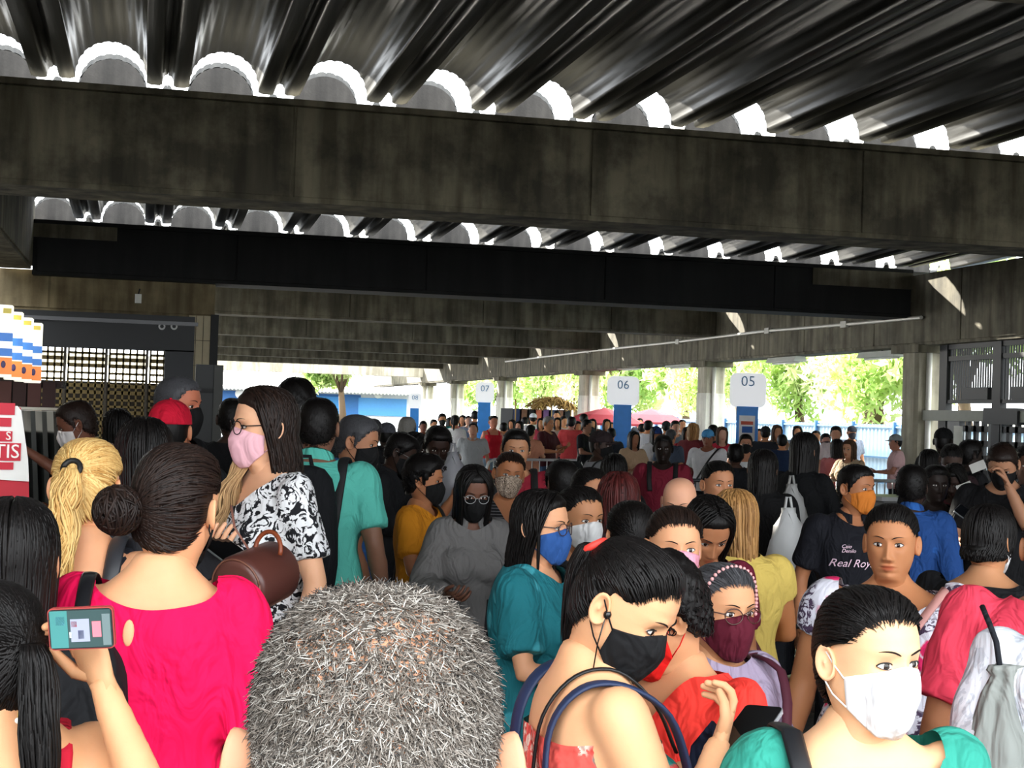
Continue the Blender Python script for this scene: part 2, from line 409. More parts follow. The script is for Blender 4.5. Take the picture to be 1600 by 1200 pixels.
# kiosk on the left: perforated shutter, dark fascia, tiled pier, gate leaf
kY = 25.2
def rectY(x0, y0, x1, y1, Y): a = onY(x0, y0, Y); b_ = onY(x1, y1, Y); return a[0], b_[0], b_[2], a[2]
x0, x1, z0, z1 = rectY(-60, 540, 252, 700, kY)
ksc = empty('roller_shutter', (0, kY, 0)); tag(ksc, 'brown perforated roller shutter closing the kiosk on the left', 'shutter')
lat = plain('7a6636', .6)
xs = np.arange(x0 - .3, x1, .105); zb, zt_ = .0, onY(150, 543, kY)[2]
for k, x in enumerate(xs):
    if k % 6 == 5: G().box(x + .045, x + .085, -.03, .05, 0, zt_).build('guide_rail', plain('3d3320', .5), ksc)
for k in range(int((x1 - x0 + .3) / .63) + 1):       # perforated slats, one curtain panel per guide bay
    g = G(); xa = x0 - .3 + .63 * k; xb = min(xa + .585, x1)
    for x in np.arange(xa, xb - .02, .105): g.box(x, x + .030, -.012, .012, 0.0, zt_)
    z = 0.
    while z < zt_:
        g.box(xa, xb, -.012, .012, z, z + (.060 if int(z / .21) % 2 else .036)); z += .105
    g.build('perforated_panel', lat, ksc)
kf = empty('kiosk_front', (0, kY - .12, 0)); tag(kf, 'black kiosk fascia frame above and around the perforated shutter', 'kiosk')
bl = plain('16181c', .5)
a = onY(-60, 497, kY)[2]; b_ = onY(50, 541, kY)[2]
G().box(x0 - 1, x1 + .45, -.1, .1, zt_ - .02, 3.17).build('fascia', bl, kf)
G().box(x1 + .0, x1 + .45, -.1, .1, 0, zt_).build('jamb', plain('22252b', .5), kf)
G().box(x0 - 1, x1 + .5, -.16, -.1, 3.02, 3.08).build('sign_rail', plain('55555a', .3), kf)
for px in (253, 272):
    c = onY(px, 510, kY - .25); G().tube([(c[0], -.14, c[2]), (c[0], -.10, c[2])], .055, 14).build('round_label', plain('cfd0d0', .5), kf)
    G().tube([(c[0], -.145, c[2]), (c[0], -.13, c[2])], .03, 10).build('lens', bl, kf)
pr = empty('tiled_pier', (0, kY - .2, 0)); pr['kind'] = 'structure'
xa, xb = onY(294, 520, kY - .2)[0], onY(329, 520, kY - .2)[0]
G().box(xa, xb, .012, .4, 0, 3.16).build('pier_core', CON2, pr)
nt_ = 3
for i in range(nt_):
    for j_ in range(8):
        wd = (xb - xa) / nt_
        G().box(xa + i * wd + .006, xa + (i + 1) * wd - .006, 0, .02, j_ * .4 + .004, j_ * .4 + .394).build('tile', plain('b7a988', .5), pr)
G().box(xb, xb + .12, -.05, .4, 0, 3.22).build('steel_edge', STEEL, pr)
gl_ = empty('gate_leaf', (0, 17.5, 0)); tag(gl_, 'dark folded steel gate leaf standing between the kiosk and the open hall', 'gate')
xa, xb = onY(305, 600, 17.5)[0], onY(348, 600, 17.5)[0]; zt2 = onY(325, 570, 17.5)[2]
G().box(xa, xb - .1, -.03, .03, .05, zt2).build('leaf_panel', plain('1c1f20', .5), gl_)
G().box(xb - .1, xb, -.06, .06, 0, zt2 + .0).build('leaf_post', plain('34352f', .5), gl_)
for z in (.6, 1.3, 1.9): G().box(xa - .06, xb - .1, -.05, -.03, z, z + .05).build('hinge_strap', STEEL, gl_)
cam_ = empty('wall_lamp', onY(216, 467, 24.95)); tag(cam_, 'small white box lamp fixed on the brown concrete beam', 'lamp')
G().box(-.05, .05, -.1, 0, -.07, .07).build('lamp_box', plain('d9d9d0', .4), cam_); G().tube([(0, -.02, .07), (0.02, -.02, .16)], .012, 6).build('bracket', STEEL, cam_)

# unseen side walls outside the frame, added to darken the middle of the crowd
WALLM = concrete('5f5a4c', '8b8472', .3)
G().box(-6.3, -6, -2.5, 25.5, 0, 5.3).build('shade_wall_left', WALLM, kind='structure')
G().box(14.2, 14.5, -2.5, 17.2, 0, 5.3).build('shade_wall_right', WALLM, kind='structure')
G().box(-6, .6, 27.6, 27.8, 0, 2.12).build('wall_inner', plain('17130f', .9), kind='structure')
# near left: price boards, red poster and folding rack
def board(px, ytop, ybot, D, label):
    p = at(px, ybot, D); t = empty('menu_board', (p[0], p[1], p[2]), .25); tag(t, label, 'sign', 'banded boards over the stall')
    h = at(px, ytop, D)[2] - p[2]; W = .05
    def rr_(z0, z1, w_, y0, y1):
        return G().loft([[(w_ * c, y, z) for c, z in ((-1, z0), (-.9, z0 - .006), (.9, z0 - .006), (1, z0), (1, z1), (.8, z1 + .008), (-.8, z1 + .008), (-1, z1))] for y in (y0, y1)])
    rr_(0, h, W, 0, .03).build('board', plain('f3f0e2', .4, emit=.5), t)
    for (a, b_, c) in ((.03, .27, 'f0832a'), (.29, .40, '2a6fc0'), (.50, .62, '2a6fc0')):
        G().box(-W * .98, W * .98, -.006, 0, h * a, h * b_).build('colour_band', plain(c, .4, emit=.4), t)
    G().ell((0, -.008, h * .17), (.014, .003, .022), 12, 6).build('emblem', plain('3a2a66', .4), t)
    G().box(-W * .2, W * .7, -.006, 0, h * .9, h * .97).build('colour_band', plain('e8d24a', .4), t)
    return t
for px, y0_, y1_, nm in ((4, 478, 588, 'leftmost'), (20, 489, 592, 'second'), (36, 498, 595, 'third'), (51, 506, 597, 'rightmost')):
    board(px, y0_, y1_, 9.0 + (px / 50.) * .4, f'{nm} of the four banded white, blue and orange boards over the stall')
st = empty('stall_canopy', at(20, 618, 9.8) * [1, 1, 1]); tag(st, 'dark red fringed stall edge under the banded boards', 'stall')
for i in range(8):
    G().box(-.45 + i * .09, -.37 + i * .09, 0, .05, -.09 - .02 * (i % 2), .09).build('valance_flap', plain('2e1614' if i % 2 else '4a2a26', .8), st)
G().box(-.6, .3, .05, .5, .06, .10).build('stall_shelf', plain('241512', .8), st)
G().box(-.6, .12, .04, .09, -1.85, .40).build('back_panel', plain('1c1210', .8), st)
G().box(-.6, .13, -.14, .09, .36, .40).build('sign_rail', plain('241512', .8), st)
# poster board: red with white panel and lettering
pb = empty('poster_board', at(8, 850, 5.2) * [1, 1, 0], .32); tag(pb, 'red poster board with a white panel and red GRATIS lettering', 'poster')
zt3, zm3, zl3 = at(8, 636, 5.2)[2], at(8, 745, 5.2)[2], 0.
def slab(P, y0, y1): return G().loft([[(x, y, z) for x, z in P] for y in (y0, y1)])
slab([(-.5, 0), (.16, 0), (.07, zm3), (.035, zt3), (-.5, zt3)], 0, .03).build('board', plain('b51a2c', .6), pb)
slab([(-.5, zm3 + .02), (.068, zm3 - .015), (.062, zm3 + .06), (.033, zt3 - .01), (.02, zt3 + .005), (-.5, zt3 + .005)], -.015, 0).build('white_panel', plain('e4e2dd', .6), pb)
red = plain('c01830', .6)
G().box(-.4, .035, -.022, -.015, zm3 + .055, zm3 + .115).build('text_block', red, pb)
G().box(-.4, .005, -.022, -.015, zm3 + .12, zm3 + .155).build('text_block', red, pb)
G().box(-.4, .012, -.022, -.015, zm3 + .025, zm3 + .05).build('text_block', red, pb)
text_mesh('GRATIS', .066, plain('f3efe9', .6), pb, (.03, -.024, zm3 + .085), align='RIGHT')
text_mesh('S', .04, plain('f3efe9', .6), pb, (.0, -.024, zm3 + .138), align='RIGHT')
G().box(-.4, .0, -.022, -.015, zm3 + .17, zm3 + .20).build('text_block', red, pb); G().box(-.4, .01, -.022, -.015, zm3 + .21, zm3 + .25).build('text_block', red, pb)
rk = empty('folding_rack', at(52, 800, 8.2) * [1, 1, 0], .3); tag(rk, 'rack of upright dark folding panels topped by a thin pale rail', 'rack')
zt4 = at(50, 636, 8.2)[2]
for i in range(5):
    x = -.1 + i * .055
    slab([(x + .12, .1), (x + .145, .1), (x + .025, zt4 - .02), (x, zt4 - .02)], -.02 - .02 * i, .35).build('panel', plain('2a2f2c' if i else '6a6a64', .5), rk)
G().box(-.12, .18, -.1, -.085, zt4 - .015, zt4).build('top_rail', plain('b8b5a6', .4), rk)
G().box(-.12, .32, -.1, .35, 0, .1).build('foot', STEEL, rk)

# blue sheet-metal fence beyond the columns (X = 17) and the barrier
def corr_fence(name, p0, p1, h, label, c):
    p0, p1 = np.array(p0, float), np.array(p1, float); Lh = np.linalg.norm(p1 - p0); t = (p1 - p0) / Lh
    par = empty(name, (p0[0], p0[1], 0), math.atan2(t[1], t[0])); tag(par, label, 'fence')
    me = None; k = 0; W = 2.2
    pts = []
    n = 44
    for i in range(n + 1): pts.append((W * i / n, .03 * (1 if i % 4 in (1, 2) else 0)))
    g = G(); lo = [(x, y, 0) for x, y in pts]; hi = [(x, y, h) for x, y in pts]
    back = [(x, y + .01, 0) for x, y in pts[::-1]]; bh = [(x, y + .01, h) for x, y in pts[::-1]]
    g.loft([lo + back, hi + bh]); me = g.mesh('sheet', False); me.materials.append(plain(c, .4))
    for k in range(int(Lh / W)):
        o = bpy.data.objects.new('sheet', me); link(o, par); o.location = (k * W, 0, 0)
    for k in range(int(Lh / W) + 1): G().box(k * W - .04, k * W + .04, -.08, 0, 0, h + .06).build('fence_post', plain('3d6f9c', .5), par)
    for z in (.4, h * .55, h - .08): G().box(0, Lh, -.05, 0, z, z + .04).build('rail', plain('5c8fb8', .5), par)
corr_fence('blue_fence', (17.5, 60), (17.5, 16), 1.83, 'pale blue corrugated fence behind the open bay on the right', 'c6e2f4')

# building far left behind the hall
bd = empty('depot_building', (0, 92, 0)); tag(bd, 'white low building with corrugated roof and a blue painted band', 'building')
xa, xb = onY(330, 600, 92)[0] - 6, onY(652, 600, 92)[0]
ztp = onY(345, 606, 92)[2]; zbl = onY(345, 650, 92)[2]
G().box(xa, xb, 0, 10, 0, ztp).build('wall', plain('eef1f3', .7), bd)
G().box(xa, onY(535, 620, 92)[0] + 1.1, -.08, 0, zbl - .4, ztp - .15).build('blue_band', plain('2b69ad', .5), bd)
G().box(onY(485, 620, 92)[0], onY(536, 620, 92)[0], -.12, 0, zbl - 1.2, ztp - .3).build('blue_panel', plain('3f8fd8', .5), bd)
G().box(onY(560, 620, 92)[0], onY(635, 630, 92)[0], -.12, 0, zbl + .3, ztp - .3).build('blue_panel', plain('4f97da', .5), bd)
g = G(); n = 90; xx = np.linspace(xa - .5, xb + .3, n * 2)
lo = np.array([(x, -1.2, ztp - .12 + .10 * (k % 2)) for k, x in enumerate(xx)]); hi = lo + [0, 6, 1.2]
g.add(np.vstack([lo, hi, lo + [0, 0, .12], hi + [0, 0, .12]]), np.concatenate([np.stack([np.arange(2 * n - 1) + s * 4 * n, np.arange(1, 2 * n) + s * 4 * n, np.arange(1, 2 * n) + 2 * n + s * 4 * n, np.arange(2 * n - 1) + 2 * n + s * 4 * n], -1) for s in (0, 1)] + [np.stack([np.arange(2 * n - 1), np.arange(1, 2 * n), np.arange(1, 2 * n) + 4 * n, np.arange(2 * n - 1) + 4 * n], -1)]))
g.build('roof_sheet', plain('b5b5b0', .6), bd)
for px in (375, 590): 
    c = onY(px, 615, 92); G().tube([(c[0], -.3, c[2]), (c[0], -.1, c[2])], .3, 12).build('wall_light', plain('f5f5f0', .4), bd)

# trees beyond the fence
m, N, L, b = newmat('leaf')
oi = N.new('ShaderNodeAttribute'); oi.attribute_name = 'rnd'
r = ramp(N, [(0, '6f9a44'), (.4, 'b9d37c'), (1, 'eef3bd')]); L.new(oi.outputs['Fac'], r.inputs[0]); L.new(r.outputs[0], b.inputs['Base Color'])
b.inputs['Roughness'].default_value = .5
tr = N.new('ShaderNodeBsdfTranslucent'); L.new(r.outputs[0], tr.inputs[0]); mx = N.new('ShaderNodeMixShader'); mx.inputs[0].default_value = .5
L.new(b.outputs[0], mx.inputs[1]); L.new(tr.outputs[0], mx.inputs[2]); L.new(mx.outputs[0], N['Material Output'].inputs[0])
LEAF = m
BARK = plain('5c4a36', .9)
def leaves(n, rad, size, seed, clusters=14, palm=False):
    q = np.random.RandomState(seed); g = G()
    cc = q.normal(size=(clusters, 3)); cc /= np.linalg.norm(cc, axis=1)[:, None]; cc *= q.rand(clusters, 1) ** .4 * .75; cc *= rad
    which = q.randint(0, clusters, n); cr = np.array(rad) * (.28 + .22 * q.rand(clusters, 1))
    d = q.normal(size=(n, 3)); d /= np.linalg.norm(d, axis=1)[:, None]
    c = cc[which] + d * cr[which] * q.rand(n, 1) ** .33
    a = q.normal(size=(n, 3)); a[:, 2] -= .6; a /= np.linalg.norm(a, axis=1)[:, None]; b_ = np.cross(a, q.normal(size=(n, 3))); b_ /= np.linalg.norm(b_, axis=1)[:, None]
    s = size * (.6 + .8 * q.rand(n, 1)); A = a * s; B = b_ * s * .3
    V = np.stack([c - A, c + B * 1.0 - A * .1, c + A, c - B - A * .1], 1).reshape(-1, 3)
    F = np.arange(n * 4).reshape(-1, 4)
    tint = np.clip(q.rand(clusters)[which] * .6 + q.rand(n) * .4, 0, 1)
    g.add(V, F, 0, np.repeat(tint, 4)); return g
def tree(x, y, h, rad, n, seed, label, size=.22, group='trees beyond the blue fence'):
    t = empty('tree', (x, y, 0)); tag(t, label, 'tree', group)
    g = G(); top = h - rad[2] * .6
    g.tube([(0, 0, 0), (.1, .05, top * .5), (-.05, .1, top)], [.28, .2, .14], 8)
    q = random.Random(seed)
    for k in range(6):
        a = k * 1.05 + q.random(); e = (math.cos(a) * rad[0] * .6, math.sin(a) * rad[1] * .6, h + q.uniform(-.3, .5) * rad[2])
        g.tube([(-.02, .08, top * .85), (e[0] * .4, e[1] * .4, (top + e[2]) / 2), e], [.1, .07, .03], 6)
    g.build('trunk', BARK, t, smooth=True)
    o = leaves(n, rad, size, seed).build('crown', LEAF, t, loc=(0, 0, h), attr='rnd'); o['kind'] = 'stuff'
rt = random.Random(4)
tl = []
LAB = ['leafy yellow green tree close behind the blue fence, {}', 'pale dense tree rising behind the blue fence, {}', 'loose branching green tree beyond the fence, {}']
names = ['by the turnstile end', 'second from the turnstile column', 'right of the poster totem', 'behind the poster totem', 'left of the tall middle column', 'right of the middle totem', 'straight behind the middle totem', 'left of the middle totem', 'beside the column past the parasols', 'in the bay of the market stall', 'above the market stall', 'beyond the peach shirted group', 'behind the woman in red', 'between the farthest columns', 'beyond the last column']
for k, nm in enumerate(names):
    y = 23 + k * 4.6 + (k > 9) * (k - 9) * 2; tl.append((20.6 + rt.uniform(0, 2.5) + (y > 60) * 1, y, 3.6 + rt.uniform(0, 1.4) + y * .012, (2.3, 2.9, 2.5 + rt.uniform(0, .8)), LAB[k % 3].format(nm)))
tl += [(24, 104, 5, (4, 4, 3.4), 'yellow green tree beyond the end of the hall'), (10.5, 84, 4.5, (2.2, 2.2, 2.2), 'small sunlit tree in front of the white building')]
for k, (x, y, h, rad, lab) in enumerate(tl): tree(x, y, h, rad, 5600, 40 + k, lab, .17 + .03 * (y / 40))
G().box(30, 31, 10, 110, 0, 2.0).build('wall_far', plain('e8ece8', .8), kind='structure')

# crowd-control barriers
def barrier(px, py, D, rz, label, c='b9bcbe', W=1.9):
    p = at(px, py, D); t = empty('crowd_barrier', (p[0], p[1], 0), rz); tag(t, label, 'barrier')
    mt = plain(c, .35, .5); h = 1.08
    P = [(-W / 2, 0, .05), (-W / 2, 0, h - .15), (-W / 2 + .05, 0, h - .04), (-W / 2 + .15, 0, h), (W / 2 - .15, 0, h), (W / 2 - .05, 0, h - .04), (W / 2, 0, h - .15), (W / 2, 0, .05)]
    G().tube(P, .022, 8).build('frame', mt, t, smooth=True)
    G().tube([(-W / 2, 0, .22), (W / 2, 0, .22)], .018, 6).build('lower_rail', mt, t, smooth=True)
    G().tube([(-W / 2, 0, .62), (W / 2, 0, .62)], .014, 6).build('middle_rail', mt, t, smooth=True)
    g = None
    for x in np.linspace(-W / 2 + .14, W / 2 - .14, 12): G().tube([(x, 0, .22), (x, 0, h - .01)], .009, 5).build('upright', mt, t, smooth=True)
    for s in (-1, 1): G().box(s * W / 2 - .02, s * W / 2 + .02, -.25, .25, 0, .04).build('foot', mt, t)
barrier(1352, 738, 19.3, .15, 'grey steel crowd barrier behind the orange masked man', W=1.6)
barrier(1235, 745, 21, .1, 'grey steel crowd barrier behind the long haired women', '9fa3a6')
barrier(838, 700, 24, .4, 'white crowd barrier beside the man in the plaid shirt', 'e3e5e6')
barrier(1078, 738, 17.6, .1, 'dark steel crowd barrier behind the maroon shirted man', '50555a')
# grey ticket barrier housing
t = empty('barrier_cabinet', at(1390, 790, 15) * [1, 1, 0], .1); tag(t, 'grey steel cabinet standing right of the orange masked man', 'cabinet')
o = G().box(-.24, .24, -.25, .25, 0, 1.05).build('body', plain('6e6f6f', .5, .3), t); bevel(o, .02)
G().box(-.27, .27, -.28, .28, 1.05, 1.09).build('top', plain('9a9c9c', .4, .3), t); G().box(-.18, .18, -.262, -.25, .2, .9).build('panel', plain('565858', .5, .3), t)
# market stall beyond the hall
ms = empty('market_stall', at(846, 660, 50) * [1, 1, 0], .1); tag(ms, 'dark market stall with hanging goods and a thatched top beyond the columns', 'stall')
G().box(-1.0, 1.0, 0, 1.2, 0, 2.0).build('back_cloth', plain('14161c', .8), ms)
for i in range(8): G().box(-.98 + i * .25, -.80 + i * .25, -.12, -.02, 1.25 + .1 * (i % 3), 1.98).build('hanging_garment', plain(('1c2a50', '6e4a38', '10131a', 'b05a44', '5a3c6a')[i % 5], .8), ms)
for s in (-.95, .3, .98): G().tube([(s, -.1, 0), (s, -.1, 2.3)], .03, 6).build('pole', plain('a8874e', .8), ms)
g = G(); q = np.random.RandomState(6); n = 500; a = np.stack([q.uniform(-.2, 1.1, n), q.uniform(-.3, 1.1, n), np.zeros(n)], -1); a[:, 2] = 2.02 + .42 * np.cos((a[:, 0] - .45) * 2.0) * (.6 + .4 * q.rand(n)); bb = a + np.stack([q.normal(0, .22, n), -.15 + 0 * q.rand(n), -.12 - .1 * q.rand(n)], -1)
g.bundle(np.stack([a, (a + bb) / 2 + (0, 0, .03), bb], 1), np.array([.03, .03, .008]), 3, flat=.5); g.build('thatch_roof', plain('a8864c', .95), ms)
for k, (px, D, c, lab) in enumerate(((945, 46, 'b23a44', 'dark red parasol left of the 06 sign'), (1018, 52, 'c8505a', 'red parasol right of the 06 sign'))):
    p = at(px, 650, D); t = empty('parasol', (p[0], p[1], 0)); tag(t, lab, 'parasol'); n = 8
    z = at(px, 648, D)[2]
    ring = lambda r, z: [(r * math.cos(2 * PI * i / n), r * math.sin(2 * PI * i / n), z) for i in range(n)]
    G().loft([ring(1.25, z - .32), ring(1.28, z - .25), ring(.8, z), ring(.05, z + .2)]).build('canopy', plain(c, .7), t); G().tube([(0, 0, 0), (0, 0, z + .25)], .03, 6).build('pole', plain('d0d0d0', .4), t)
# ================================================================ PEOPLE
# ---- head: stacked rings, one continuous surface from crown to the root of the neck
HT = np.array([[.1180, .002, .002, .002, 2], [.1165, .022, .026, .020, 2], [.112, .042, .048, .036, 2], [.103, .060, .066, .050, 2], [.090, .074, .081, .062, 2.05],
 [.072, .084, .090, .0705, 2.15], [.05, .0895, .0965, .075, 2.2], [.03, .0915, .0985, .0765, 2.2], [.01, .0895, .0985, .0765, 2.2], [-.01, .0885, .096, .0755, 2.1], [-.03, .0875, .091, .0735, 2.0],
 [-.05, .0865, .083, .070, 1.9], [-.07, .0855, .074, .064, 1.8], [-.085, .084, .068, .0575, 1.75], [-.098, .0815, .064, .052, 1.75], [-.108, .074, .062, .050, 1.8], [-.116, .060, .061, .0495, 1.9], [-.125, .046, .060, .0495, 2],
 [-.14, .040, .060, .050, 2], [-.165, .041, .062, .051, 2], [-.19, .045, .066, .055, 2], [-.215, .050, .071, .064, 2], [-.235, .052, .075, .080, 2], [-.25, .050, .075, .095, 2]])
def hprof(z):
    z = np.asarray(z, float); zz = HT[::-1, 0]
    return [np.interp(z, zz, HT[::-1, k]) for k in (1, 2, 3, 4)]
def ringr(th, z, add=0.):
    F, B, W, p = hprof(z); dx, dy = np.sin(th), np.cos(th)
    E_ = np.where(dy > 0, F, B)
    p = np.where(dy > 0, p, 2.0)
    return (np.abs(dx / (W + add)) ** p + np.abs(dy / (E_ + add)) ** p) ** (-1 / p)
def feat(x, z, fem=0.):
    e = np.exp; ax = np.abs(x)
    h = np.interp(z, [-.058, -.050, -.043, -.034, -.01, .01, .03], [0, .008, .020, .0215, .011, .004, 0]); s = np.interp(z, [-.05, -.035, 0, .02], [.013, .0105, .007, .009])
    d = h * e(-(x / s) ** 2 / 1.3)
    d = d + .009 * e(-((ax - .0135) / .0065) ** 2 - ((z + .043) / .0075) ** 2)
    d = d - .0105 * e(-((ax - .031) / .019) ** 2 - ((z - .003) / .013) ** 2)
    d = d + (.004 - .002 * fem) * e(-((ax - .028) / .022) ** 2 - ((z - .026) / .008) ** 2)
    d = d + .005 * e(-((ax - .043) / .02) ** 2 - ((z + .024) / .02) ** 2)
    d = d + .0055 * e(-(x / .021) ** 4) * e(-((z + .0635) / .0048) ** 2) + .007 * e(-(x / .018) ** 4) * e(-((z + .0765) / .0055) ** 2)
    d = d - .0065 * e(-(x / .025) ** 4) * e(-((z + .0700) / .0018) ** 2) - .003 * e(-(x / .006) ** 2) * e(-((z + .0555) / .004) ** 2) - .003 * e(-(x / .03) ** 2 - ((z + .087) / .005) ** 2)
    d = d + .005 * e(-(x / .02) ** 2 - ((z + .1) / .010) ** 2)
    return d
def face_y(x, z):
    F, B, W, p = hprof(z)
    return F * np.clip(1 - np.abs(x / W) ** p, 0, 1) ** (1 / p) + feat(x, z)
def zrows(n, z1=-.25):
    a = np.linspace(.05, PI / 2, max(5, n // 4)); top = .05 + .067 * np.cos(a) ** 1.0
    return np.concatenate([[.1179], top[:-1], np.linspace(.05, -.118, n - n // 4 - n // 6), np.linspace(-.125, z1, n // 6)])
def thcols(n):
    u = np.arange(n) / n * 2 * PI
    return u - .55 * np.sin(u)
def head_geo(g, lod, ears=True, lips=1., mi=0):
    n = {2: 118, 1: 50, 0: 18}[lod]; m_ = {2: 104, 1: 48, 0: 18}[lod]
    z = zrows(n); th = thcols(m_)
    Z, T = np.meshgrid(z, th, indexing='ij'); r = ringr(T, Z)
    X, Y = r * np.sin(T), r * np.cos(T)
    fr = np.clip(np.cos(T) * 3, 0, 1)
    Y = Y + feat(X, Z) * fr * (lod > 0) + (feat(X, Z) * fr * .8 if lod == 0 else 0)
    lip = np.exp(-(X / .021) ** 4) * (np.exp(-((Z + .0705) / (.0105 - .006 * np.minimum(np.abs(X) / .024, 1) ** 2)) ** 4)) * fr
    g.loft(np.stack([X, Y, Z], -1)[:, ::-1] * 1.0, mi, a=np.concatenate([lip[:, ::-1].ravel(), [0, 0]]))
    if ears:
        for s in (-1, 1):
            nb = {2: 20, 1: 12, 0: 7}[lod]; b = np.arange(nb) * 2 * PI / nb; R = []
            for k, off in ((.75, -.012), (1., .002), (1.02, .006), (.86, .0075), (.70, .001), (.35, -.002), (.05, .001)):
                y = .018 * np.cos(b) * k - .004 * np.sin(b) * k; zz = .031 * np.sin(b) * k * np.where(np.sin(b) < 0, .95, 1.05)
                out = .0755 + off + .012 * (1 - (np.cos(b) + 1) / 2) * (off > -.01)
                R.append(np.stack([s * out, y - .016, zz - .004], -1))
            R = np.array(R)
            if s < 0: R = R[:, ::-1]
            g.loft(R[:, ::-1], mi, caps=True)
# direction -> radius of the head (for combed hair)
def rdir(D, add=0.):
    D = D / np.linalg.norm(D, axis=-1)[..., None]; lo = np.full(D.shape[:-1], .03); hi = np.full(D.shape[:-1], .16)
    for _ in range(16):
        mid = (lo + hi) / 2; P = D * mid[..., None]; th = np.arctan2(P[..., 0], P[..., 1])
        zq = np.clip(P[..., 2], -.13, .1179); rr_ = ringr(th, zq); ins = (np.hypot(P[..., 0], P[..., 1]) < rr_) & (P[..., 2] < .118)
        lo = np.where(ins, mid, lo); hi = np.where(ins, hi, mid)
    return (lo + hi) / 2 + add
def zline(th, kind='f'):
    t = np.abs(np.degrees((th + PI) % (2 * PI) - PI))
    if kind == 'f': return np.interp(t, [0, 25, 45, 62, 74, 84, 95, 112, 135, 180], [.071, .069, .058, .036, .022, .022, .034, -.035, -.072, -.085])
    if kind == 'recede': return np.interp(t, [0, 20, 40, 60, 72, 84, 95, 112, 135, 180], [.098, .105, .090, .045, .005, -.02, .034, -.03, -.06, -.07])
    return np.interp(t, [0, 25, 42, 56, 70, 84, 95, 112, 135, 180], [.067, .066, .060, .036, .012, -.022, .034, -.032, -.062, -.075])
def sst(x): x = np.clip(x, 0, 1); return x * x * (3 - 2 * x)
def cap_geo(g, lod, thick=.012, kind='f', bumpy=0., mi=0, edge=.016, top=0., sink=.0035):
    n = {2: 60, 1: 36, 0: 16}[lod]; m_ = {2: 84, 1: 44, 0: 18}[lod]
    z = np.concatenate([zrows(n)[:max(5, n // 4)], np.linspace(.05, -.105, n)]); th = thcols(m_) + PI
    Z, T = np.meshgrid(z, th, indexing='ij')
    f = sst((Z - zline(T, kind)) / edge); off = thick * f * (1 + top * sst((Z + .04) / .15)) - sink * (1 - f) - .004 * (f < .01)
    if bumpy: off = off + bumpy * f * (np.sin(Z * 190 + 7 * T) * np.sin(T * 17 + Z * 60) + .6 * np.sin(Z * 310 + T * 29))
    r = ringr(T, Z); rho = np.sqrt(r ** 2 + Z ** 2) + 1e-6
    r2 = r * (1 + off / rho); Z2 = Z * (1 + off / rho)
    g.loft(np.stack([r2 * np.sin(T), r2 * np.cos(T), Z2], -1)[:, ::-1], mi, a=.5)
def slerp_paths(A, B, K, rad):
    A = A / np.linalg.norm(A, axis=1)[:, None]; B = B / np.linalg.norm(B, axis=1)[:, None]
    om = np.arccos(np.clip((A * B).sum(1), -1, 1))[:, None, None] + 1e-6; t = np.linspace(0, 1, K)[None, :, None]
    D = (np.sin((1 - t) * om) * A[:, None] + np.sin(t * om) * B[:, None]) / np.sin(om)
    D /= np.linalg.norm(D, axis=2)[..., None]
    return D * (rdir(D) + rad)[..., None]
def combed(g, T, nstr, lod, thick=.012, kind='f', q=None, rad=.0032):
    """strands combed over the scalp from the hairline to the tie point T"""
    q = q or nr; K = {2: 12, 1: 8, 0: 5}[lod]
    th = q.rand(nstr) * 2 * PI; z = zline(th, kind) + .003 + .0035 * q.normal(size=nstr) + (q.rand(nstr) ** 2.6) * .09; z = np.clip(z, -.09, .112); ta = np.abs(np.degrees((th + PI) % (2 * PI) - PI)); z = np.where((ta > 64) & (ta < 104), np.maximum(z, .036), z)
    r = ringr(th, z); A = np.stack([r * np.sin(th), r * np.cos(th), z], -1)
    Bp = np.tile(np.array(T, float), (nstr, 1)) + q.normal(size=(nstr, 3)) * .008
    tt = np.linspace(0, 1, K)
    prof = (thick * .85 + .004 * q.rand(nstr, 1)) * (.25 + .75 * sst(tt[None] * 5))
    P = slerp_paths(A, Bp, K, prof)
    g.bundle(P, rad * np.interp(tt, [0, .18, .9, 1], [.12, 1, 1, .6]), 4, flat=.45)
def tail(g, T, nstr, length, spread, q=None, down=(0, 0, -1), out=.03, K=14, rad=.003, wave=.0, end=.4):
    q = q or nr; T = np.array(T, float); o = nrm(T); down = np.array(down, float)
    t = np.linspace(0, 1, K); a = q.rand(nstr) * 2 * PI; rr_ = np.sqrt(q.rand(nstr)) * spread
    u = nrm(np.cross(o, (0, 0, 1)) if abs(o[2]) < .9 else (1, 0, 0)); v = np.cross(o, u)
    L_ = length * (.75 + .3 * q.rand(nstr))
    base = T + out * np.outer(np.sin(t * PI / 2) ** .8, o) ; P = np.zeros((nstr, K, 3))
    w_ = np.interp(t, [0, .15, .5, 1], [.35, .8, 1, end])
    P += base[None] + down * (np.maximum(t - .06, 0) ** 1.15)[None, :, None] * L_[:, None, None]
    P += (np.cos(a)[:, None] * rr_[:, None] * w_)[..., None] * u + (np.sin(a)[:, None] * rr_[:, None] * w_)[..., None] * nrm(np.cross(down, u))
    if wave: P += wave * np.sin(t[None] * 11 + (q.rand(nstr, 1) * .9 + .2) * 4)[..., None] * (u + .5 * o) * np.minimum(t * 3, 1)[None, :, None]
    g.bundle(P, rad * np.sin(np.clip(t * .95 + .12, 0, 1) * PI) ** .35, 4, flat=.6, ref=tuple(T + down * length / 2 - o * .1))
